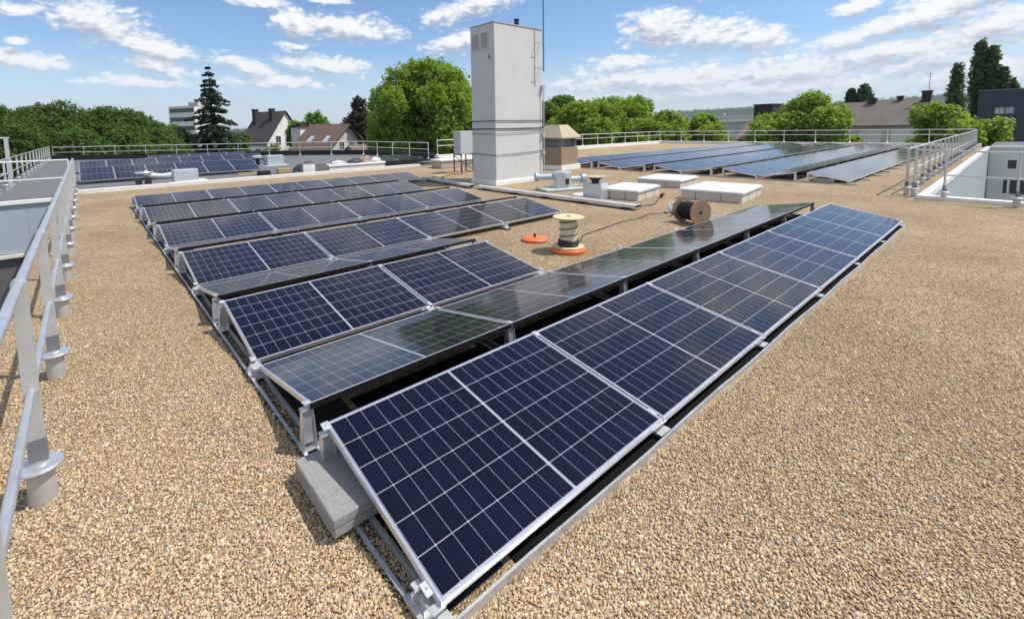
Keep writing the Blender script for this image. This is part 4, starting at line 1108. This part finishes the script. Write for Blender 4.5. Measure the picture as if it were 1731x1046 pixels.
q = gable_house('long_house', 'long house with weathered grey-brown roof beyond the far right parapet', 77.0, 10.5, R(-4), 9.6, 8.6, 1.35, 4.15, 'wall_pale', 'tile_grey', [(-.2, 1.2, .75, 3.3, 4.6, 'dark_brick'), (-.3, -3.9, .8, 2.6, 5.2, 'dark_brick'), (.2, -1.4, .5, 3.6, 4.75, 'dark_brick')],
                [(-4.8, 3.1, -.35, 2.0, 2.2, '-x', 'wall_white'), (-4.8, .2, -.35, 2.0, 2.2, '-x', 'wall_white'), (-4.8, -2.6, -.35, 1.6, 2.2, '-x', 'wall_white')])
MB().tube([(0, 0, 0), (0, 0, 2.2)], .03, 6).box((0, 0, 2.0), (.05, .8, .03)).box((0, 0, 1.75), (.05, .6, .03)).build('television_aerial', M['vent_grey'], q).location = (0, -4.0, 5.3)
gable_house('brick_stack_house', 'brown-roofed house with big dark brick chimney stack beyond the far rail', 71, 21.0, R(-10), 7.5, 5.4, -.2, 2.5, 'dark_brick', 'tile_pink', [(-2.2, -.3, 2.4, .2, 4.2, 'dark_brick')], [], .3)
t = thing('navy_building', 'dark navy clad building at the right edge with a pair of small windows', 'building', (84, -.2, 0))
MB().bbox((0, -14, GZ), (14, 3.0, 5.25)).build('wall', M['navy'], t)
q = MB(); y = -13.7
while y < 3: q.bbox((-.03, y - .02, GZ), (-.001, y + .02, 5.2)); y += .55
q.build('cladding_rib', M['navy'], t)
MB().bbox((-.08, -14.1, 5.251), (14.1, 3.08, 5.36)).build('parapet', M['vent_grey'], t)
for y in (.35, 1.15): window(t, 0, y, 2.8, .75, .75, '-x', 'win_pale', 'vent_grey')
t = thing('white_hall', 'long low white hall with grey roof far behind the right-hand trees', 'building', (146, 61, 0), R(-68))
MB().bbox((-17, -6, GZ), (17, 6, 3.3)).build('wall', M['wall_white'], t); MB().bbox((-17.3, -6.3, 3.301), (17.3, 6.3, 4.1)).build('roof', M['alu_dull'], t)
for i in range(8): window(t, -14 + i * 4, -6, 1.6, 2.2, 1.2, '-y')
t = thing('shed_building', 'grey distant warehouse with pale roof beyond the low green tree', 'building', (120, 42, 0), R(-70))
MB().bbox((-9, -6, GZ), (9, 6, 2.2)).build('wall', M['far_house'], t); MB().bbox((-9.3, -6.3, 2.201), (9.3, 6.3, 2.7)).build('roof', M['wall_white'], t)
t = thing('street_mast', 'thin grey mast with crossarm beyond the far parapet', 'mast', (70.3, 35.0, GZ))
MB().tube([(0, 0, 0), (0, 0, 13.0)], [.28, .22], 8).build('pole', M['alu_dull'], t, True); MB().box((0, 0, 13.05), (.2, 7, .1), Matrix.Rotation(R(-25), 3, 'Z')).build('crossarm', M['alu_dull'], t)

# ------------------------------------------------------------------ hills and the far town
def hills(name, r0, r1, prof, seed, rough):
    rr = random.Random(seed); n = 220; mrow = 10; vs = []
    a0, a1 = -25, 125
    ph = [rr.uniform(0, 6.28) for _ in range(12)]
    for i in range(n + 1):
        a = a0 + (a1 - a0) * i / n
        h = np.interp(a, [p[0] for p in prof], [p[1] for p in prof])
        h += rough * sum(math.sin(a * f + ph[k_]) / (k_ + 1.5) for k_, f in enumerate((.35, .8, 1.7, 3.1, 5.7, 9.3, 14.1)))
        for j in range(mrow + 1):
            s = j / mrow; r = r0 + (r1 - r0) * s
            z = GZ + .2 + (h - GZ) * (3 * s * s - 2 * s ** 3) + rough * .35 * math.sin(i * 1.3 + j * 2.1) * s
            vs.append((CAM.x + r * math.sin(R(a)), CAM.y + r * math.cos(R(a)), z))
        vs.append((CAM.x + r1 * 1.25 * math.sin(R(a)), CAM.y + r1 * 1.25 * math.cos(R(a)), GZ - 5))
    q = MB(); w_ = mrow + 2
    q.add(vs, [(i * w_ + j, i * w_ + j + 1, (i + 1) * w_ + j + 1, (i + 1) * w_ + j) for i in range(n) for j in range(w_ - 1)])
    return tag(q.build(name, M['hill'], None, True, 180), kind='structure')
hills('hills', 900, 2300, [(-25, 10), (15, 14), (40, 22), (58, 44), (66, 58), (75, 66), (82, 76), (90, 86), (125, 95)], 3, 2.2)
hills('near_hills', 380, 800, [(-25, 2), (40, 4), (58, 7), (66, 9), (80, 10), (125, 16)], 5, 1.2)
# woods on the slopes and the town below them: nobody could count these
cs = []
for i in range(5200):
    a = R(rnd.uniform(-20, 112)); r = rnd.uniform(180, 760) if i < 1500 else rnd.uniform(1300, 2320)
    if i < 1500:
        z = GZ + 3 + 10 * max(0, (r - 380) / 420) ** 1.4
    else:
        h = np.interp(math.degrees(a), [-25, 15, 40, 58, 66, 75, 82, 90, 125], [10, 14, 22, 44, 58, 66, 76, 86, 95]); s = min(1, (r - 900) / 1400)
        z = GZ + (h - GZ) * (3 * s * s - 2 * s ** 3) + 2
    cs.append((CAM.x + r * math.sin(a), CAM.y + r * math.cos(a), z))
cs = np.array(cs); dist_ = np.linalg.norm(cs[:, :2], axis=1)
V = leaves(cs, np.where(dist_ < 900, 4.5, 8.0), 26, 1.7, .8, .8)
o = quads_mesh('far_woods', V, M['leaf_pine'], None); tag(o, 'distant wooded slopes and treetops below the horizon', 'woods', kind='stuff')
q = MB()
for i in range(420):
    a = R(rnd.uniform(40, 108)); r = rnd.uniform(260, 1500); s = max(0, min(1, (r - 900) / 1400)); h = np.interp(math.degrees(a), [40, 58, 66, 82, 125], [22, 44, 58, 76, 95])
    z = GZ + (h - GZ) * (3 * s * s - 2 * s ** 3); hh = rnd.uniform(5, 11) if r < 800 else rnd.uniform(7, 16)
    zz = z if r > 900 else GZ + 6 * max(0, (r - 380) / 420)
    q.box((CAM.x + r * math.sin(a), CAM.y + r * math.cos(a), zz + hh / 2 + (1 if r < 800 else 2)), (rnd.uniform(8, 22), rnd.uniform(8, 14), hh), Matrix.Rotation(rnd.uniform(0, 3), 3, 'Z'))
tag(q.build('far_town', M['far_house']), 'hazy grey buildings of the distant town below the hills', 'town', kind='stuff')

# air: far slopes fade to blue
hb = MB(); hb.bbox((-3200, -3200, GZ - 8), (3200, 3200, 150))
hz_o = hb.build('haze', bpy.data.materials.new('haze_air')); tag(hz_o, kind='stuff')
hm = hz_o.data.materials[0]; hm.use_nodes = True; hn = hm.node_tree; hn.nodes.clear()
pv_ = node(hn, 'ShaderNodeVolumePrincipled'); pv_.inputs['Density'].default_value = HAZE_D; pv_.inputs['Color'].default_value = (.62, .74, .90, 1); pv_.inputs['Anisotropy'].default_value = .1
ho = hn.nodes.new('ShaderNodeOutputMaterial'); hn.links.new(pv_.outputs[0], ho.inputs['Volume'])
hz_o.display_type = 'WIRE'
# ------------------------------------------------------------------ sky and sun
CLOUD_LO, CLOUD_HI = (3.5, 3.85, 4.6), (7.8, 7.8, 7.9)
SKY_TINT = (.86, 1.0, 1.13, 1)
HAZE_C = (5.4, 6.1, 7.0)
SUN_EL, SUN_DIR = R(58), Vector((.74, -.67, 0)).normalized()
wd = bpy.data.worlds.new('World'); sc.world = wd; wd.use_nodes = True
nt = wd.node_tree; nt.nodes.clear()
SKY_STR = .100
sky = node(nt, 'ShaderNodeTexSky', sky_type='NISHITA', sun_disc=False)
sky.sun_elevation = SUN_EL; sky.sun_rotation = math.atan2(SUN_DIR.x, SUN_DIR.y); sky.altitude = 60
sky.air_density = 1.0; sky.dust_density = .7; sky.ozone_density = 1.6
tc = coords(nt, 'Generated')
sp = node(nt, 'ShaderNodeSeparateXYZ'); nt.links.new(tc, sp.inputs[0])
az = math_n(nt, 'MULTIPLY', math_n(nt, 'ARCTAN2', sp.outputs[0], sp.outputs[1]), 57.29578)
el = math_n(nt, 'MULTIPLY', math_n(nt, 'ARCSINE', math_n(nt, 'MAXIMUM', math_n(nt, 'MINIMUM', sp.outputs[2], 1.0), -1.0)), 57.29578)
CL = [(1.9,10.6,4.6,2.01,-18),(5.9,8.6,4.2,1.13,-10),(6.3,7.0,3.2,0.92,-12),(-3.0,6.6,3.0,0.86,-8),(-3.6,10.9,1.4,0.53,0),(-3.8,8.3,0.8,0.40,0),(19.9,11.8,2.8,1.75,-20),(25.4,11.7,6.4,1.54,-6),(40.1,14.2,6.7,1.29,14),(38.2,10.2,4.6,1.35,10),(22.6,7.5,5.6,1.06,-4),(14.6,7.2,3.8,0.88,-14),(4.9,5.2,4.6,0.69,0),(17.4,5.6,5.5,0.84,0),(61.8,10.6,4.4,2.25,0),(66.5,9.5,4.5,1.95,-4),(71.2,8.8,3.1,1.52,0),(57.4,7.0,5.2,1.06,4),(62.5,5.0,13.5,1.69,0),(73.7,5.1,8.4,1.76,0),(79.6,7.9,4.7,0.96,14),(83.5,8.8,6.0,1.29,12),(87.8,7.4,4.5,1.59,8),(83.7,5.3,5.6,1.33,14),(87.0,3.7,6.7,1.94,0),(18.9,9.6,1.7,0.38,-6),(79.0,10.5,2.1,0.84,10),(16.1,13.9,3.6,0.47,0),(70,3.6,20,1.6,0),(82,6.2,10,1.4,4),(58,5.4,6,1.2,0),(87,10.2,6,1.0,8),(23.6,14.5,2.6,0.31,0)]
grp = bpy.data.node_groups.new('cloud_field', 'ShaderNodeTree')
grp.interface.new_socket('Az', in_out='INPUT', socket_type='NodeSocketFloat'); grp.interface.new_socket('El', in_out='INPUT', socket_type='NodeSocketFloat')
grp.interface.new_socket('Density', in_out='OUTPUT', socket_type='NodeSocketFloat')
gi = grp.nodes.new('NodeGroupInput'); go = grp.nodes.new('NodeGroupOutput')
cm = node(grp, 'ShaderNodeCombineXYZ'); grp.links.new(gi.outputs[0], cm.inputs[0]); grp.links.new(gi.outputs[1], cm.inputs[1])
best = None
for a_, e_, sx_, sy_, rot_ in CL:
    mp = node(grp, 'ShaderNodeMapping', vector_type='TEXTURE')
    mp.inputs['Location'].default_value = (a_, e_, 0); mp.inputs['Rotation'].default_value = (0, 0, R(rot_)); mp.inputs['Scale'].default_value = (sx_, sy_, 1)
    grp.links.new(cm.outputs[0], mp.inputs[0])
    ln = node(grp, 'ShaderNodeVectorMath', operation='LENGTH'); grp.links.new(mp.outputs[0], ln.inputs[0])
    v = math_n(grp, 'SUBTRACT', 1.0, ln.outputs['Value'])
    best = v if best is None else math_n(grp, 'MAXIMUM', best, v)
# clouds outside the frame: broken fair-weather cover, sparser overhead
mpn = node(grp, 'ShaderNodeMapping'); mpn.inputs['Scale'].default_value = (.045, .10, 1); grp.links.new(cm.outputs[0], mpn.inputs[0])
el_in = gi.outputs[1]
gen = math_n(grp, 'MULTIPLY', math_n(grp, 'SUBTRACT', noise(grp, mpn.outputs[0], 2.0, 3, .5), .44), 3.0)
above = math_n(grp, 'MULTIPLY', math_n(grp, 'MULTIPLY', math_n(grp, 'SUBTRACT', el_in, 14.5), .35, clamp=True), math_n(grp, 'MULTIPLY', math_n(grp, 'SUBTRACT', 52.0, el_in), .04, clamp=True))
left_ = math_n(grp, 'MULTIPLY', math_n(grp, 'SUBTRACT', -7.0, gi.outputs[0]), .3, clamp=True)
right_ = math_n(grp, 'MULTIPLY', math_n(grp, 'SUBTRACT', gi.outputs[0], 91.0), .3, clamp=True)
outside = math_n(grp, 'MAXIMUM', above, math_n(grp, 'MAXIMUM', left_, right_))
gen = math_n(grp, 'SUBTRACT', math_n(grp, 'MULTIPLY', math_n(grp, 'ADD', gen, 1.0), outside), 1.0)
best = math_n(grp, 'MAXIMUM', best, gen)
mp1 = node(grp, 'ShaderNodeMapping'); mp1.inputs['Scale'].default_value = (.50, .95, 1); grp.links.new(cm.outputs[0], mp1.inputs[0])
n1 = noise(grp, mp1.outputs[0], 1.0, 9, .58)
n2 = noise(grp, mp1.outputs[0], .38, 3, .5)
mp2 = node(grp, 'ShaderNodeMapping'); mp2.inputs['Scale'].default_value = (.50, .95, 1); grp.links.new(cm.outputs[0], mp2.inputs[0])
bil = math_n(grp, 'ABSOLUTE', math_n(grp, 'SUBTRACT', noise(grp, mp2.outputs[0], 1.15, 3, .45), .5))
best = math_n(grp, 'MAXIMUM', best, -1.2)
dens = math_n(grp, 'ADD', math_n(grp, 'ADD', best, .16), math_n(grp, 'ADD', math_n(grp, 'ADD', math_n(grp, 'MULTIPLY', math_n(grp, 'SUBTRACT', n1, .5), 1.6), math_n(grp, 'MULTIPLY', math_n(grp, 'SUBTRACT', bil, .07), 2.6)), math_n(grp, 'MULTIPLY', math_n(grp, 'SUBTRACT', n2, .5), .9)))
grp.links.new(dens, go.inputs[0])
def field(daz, de):
    gnode = nt.nodes.new('ShaderNodeGroup'); gnode.node_tree = grp
    nt.links.new(math_n(nt, 'ADD', az, daz), gnode.inputs[0]); nt.links.new(math_n(nt, 'ADD', el, de), gnode.inputs[1])
    return gnode.outputs[0]
d0, d1 = field(0, 0), field(.3, 1.0)
cov = node(nt, 'ShaderNodeMapRange', interpolation_type='SMOOTHSTEP'); nt.links.new(d0, cov.inputs[0])
cov.inputs[1].default_value = -.14; cov.inputs[2].default_value = .72
shade = node(nt, 'ShaderNodeMapRange', interpolation_type='SMOOTHSTEP'); nt.links.new(math_n(nt, 'ADD', math_n(nt, 'SUBTRACT', d0, d1), math_n(nt, 'MULTIPLY', d0, -.22)), shade.inputs[0])
shade.inputs[1].default_value = -.80; shade.inputs[2].default_value = .42
ccol = mixc(nt, shade.outputs[0], CLOUD_LO, CLOUD_HI)
cf = math_n(nt, 'MULTIPLY', cov.outputs[0], .93)
# low haze: fade everything towards the horizon's milky tone
hz = node(nt, 'ShaderNodeMapRange'); nt.links.new(el, hz.inputs[0]); hz.inputs[1].default_value = 9.0; hz.inputs[2].default_value = 0.0
hz.inputs[3].default_value = 0; hz.inputs[4].default_value = .7
skc = mixc(nt, 1.0, sky.outputs[0], SKY_TINT, 'MULTIPLY')
sc1 = mixc(nt, cf, skc, ccol)
sc2 = mixc(nt, hz.outputs[0], sc1, HAZE_C)
bg = node(nt, 'ShaderNodeBackground'); bg.inputs['Strength'].default_value = SKY_STR
nt.links.new(sc2, bg.inputs[0])
wo = nt.nodes.new('ShaderNodeOutputWorld'); nt.links.new(bg.outputs[0], wo.inputs[0])

sl = bpy.data.lights.new('sun', 'SUN'); sl.energy = 3.6; sl.angle = R(.53); sl.color = (1, .955, .88)
so = bpy.data.objects.new('sun', sl); col.objects.link(so)
sd = Vector((SUN_DIR.x * math.cos(SUN_EL), SUN_DIR.y * math.cos(SUN_EL), math.sin(SUN_EL)))
so.rotation_euler = sd.to_track_quat('Z', 'Y').to_euler()

sc.view_settings.view_transform = 'Standard'; sc.view_settings.look = 'None'
sc.view_settings.exposure = .42; sc.view_settings.gamma = 1
sc.cycles.max_bounces = 6; sc.cycles.diffuse_bounces = 3; sc.cycles.glossy_bounces = 3; sc.cycles.transparent_max_bounces = 4
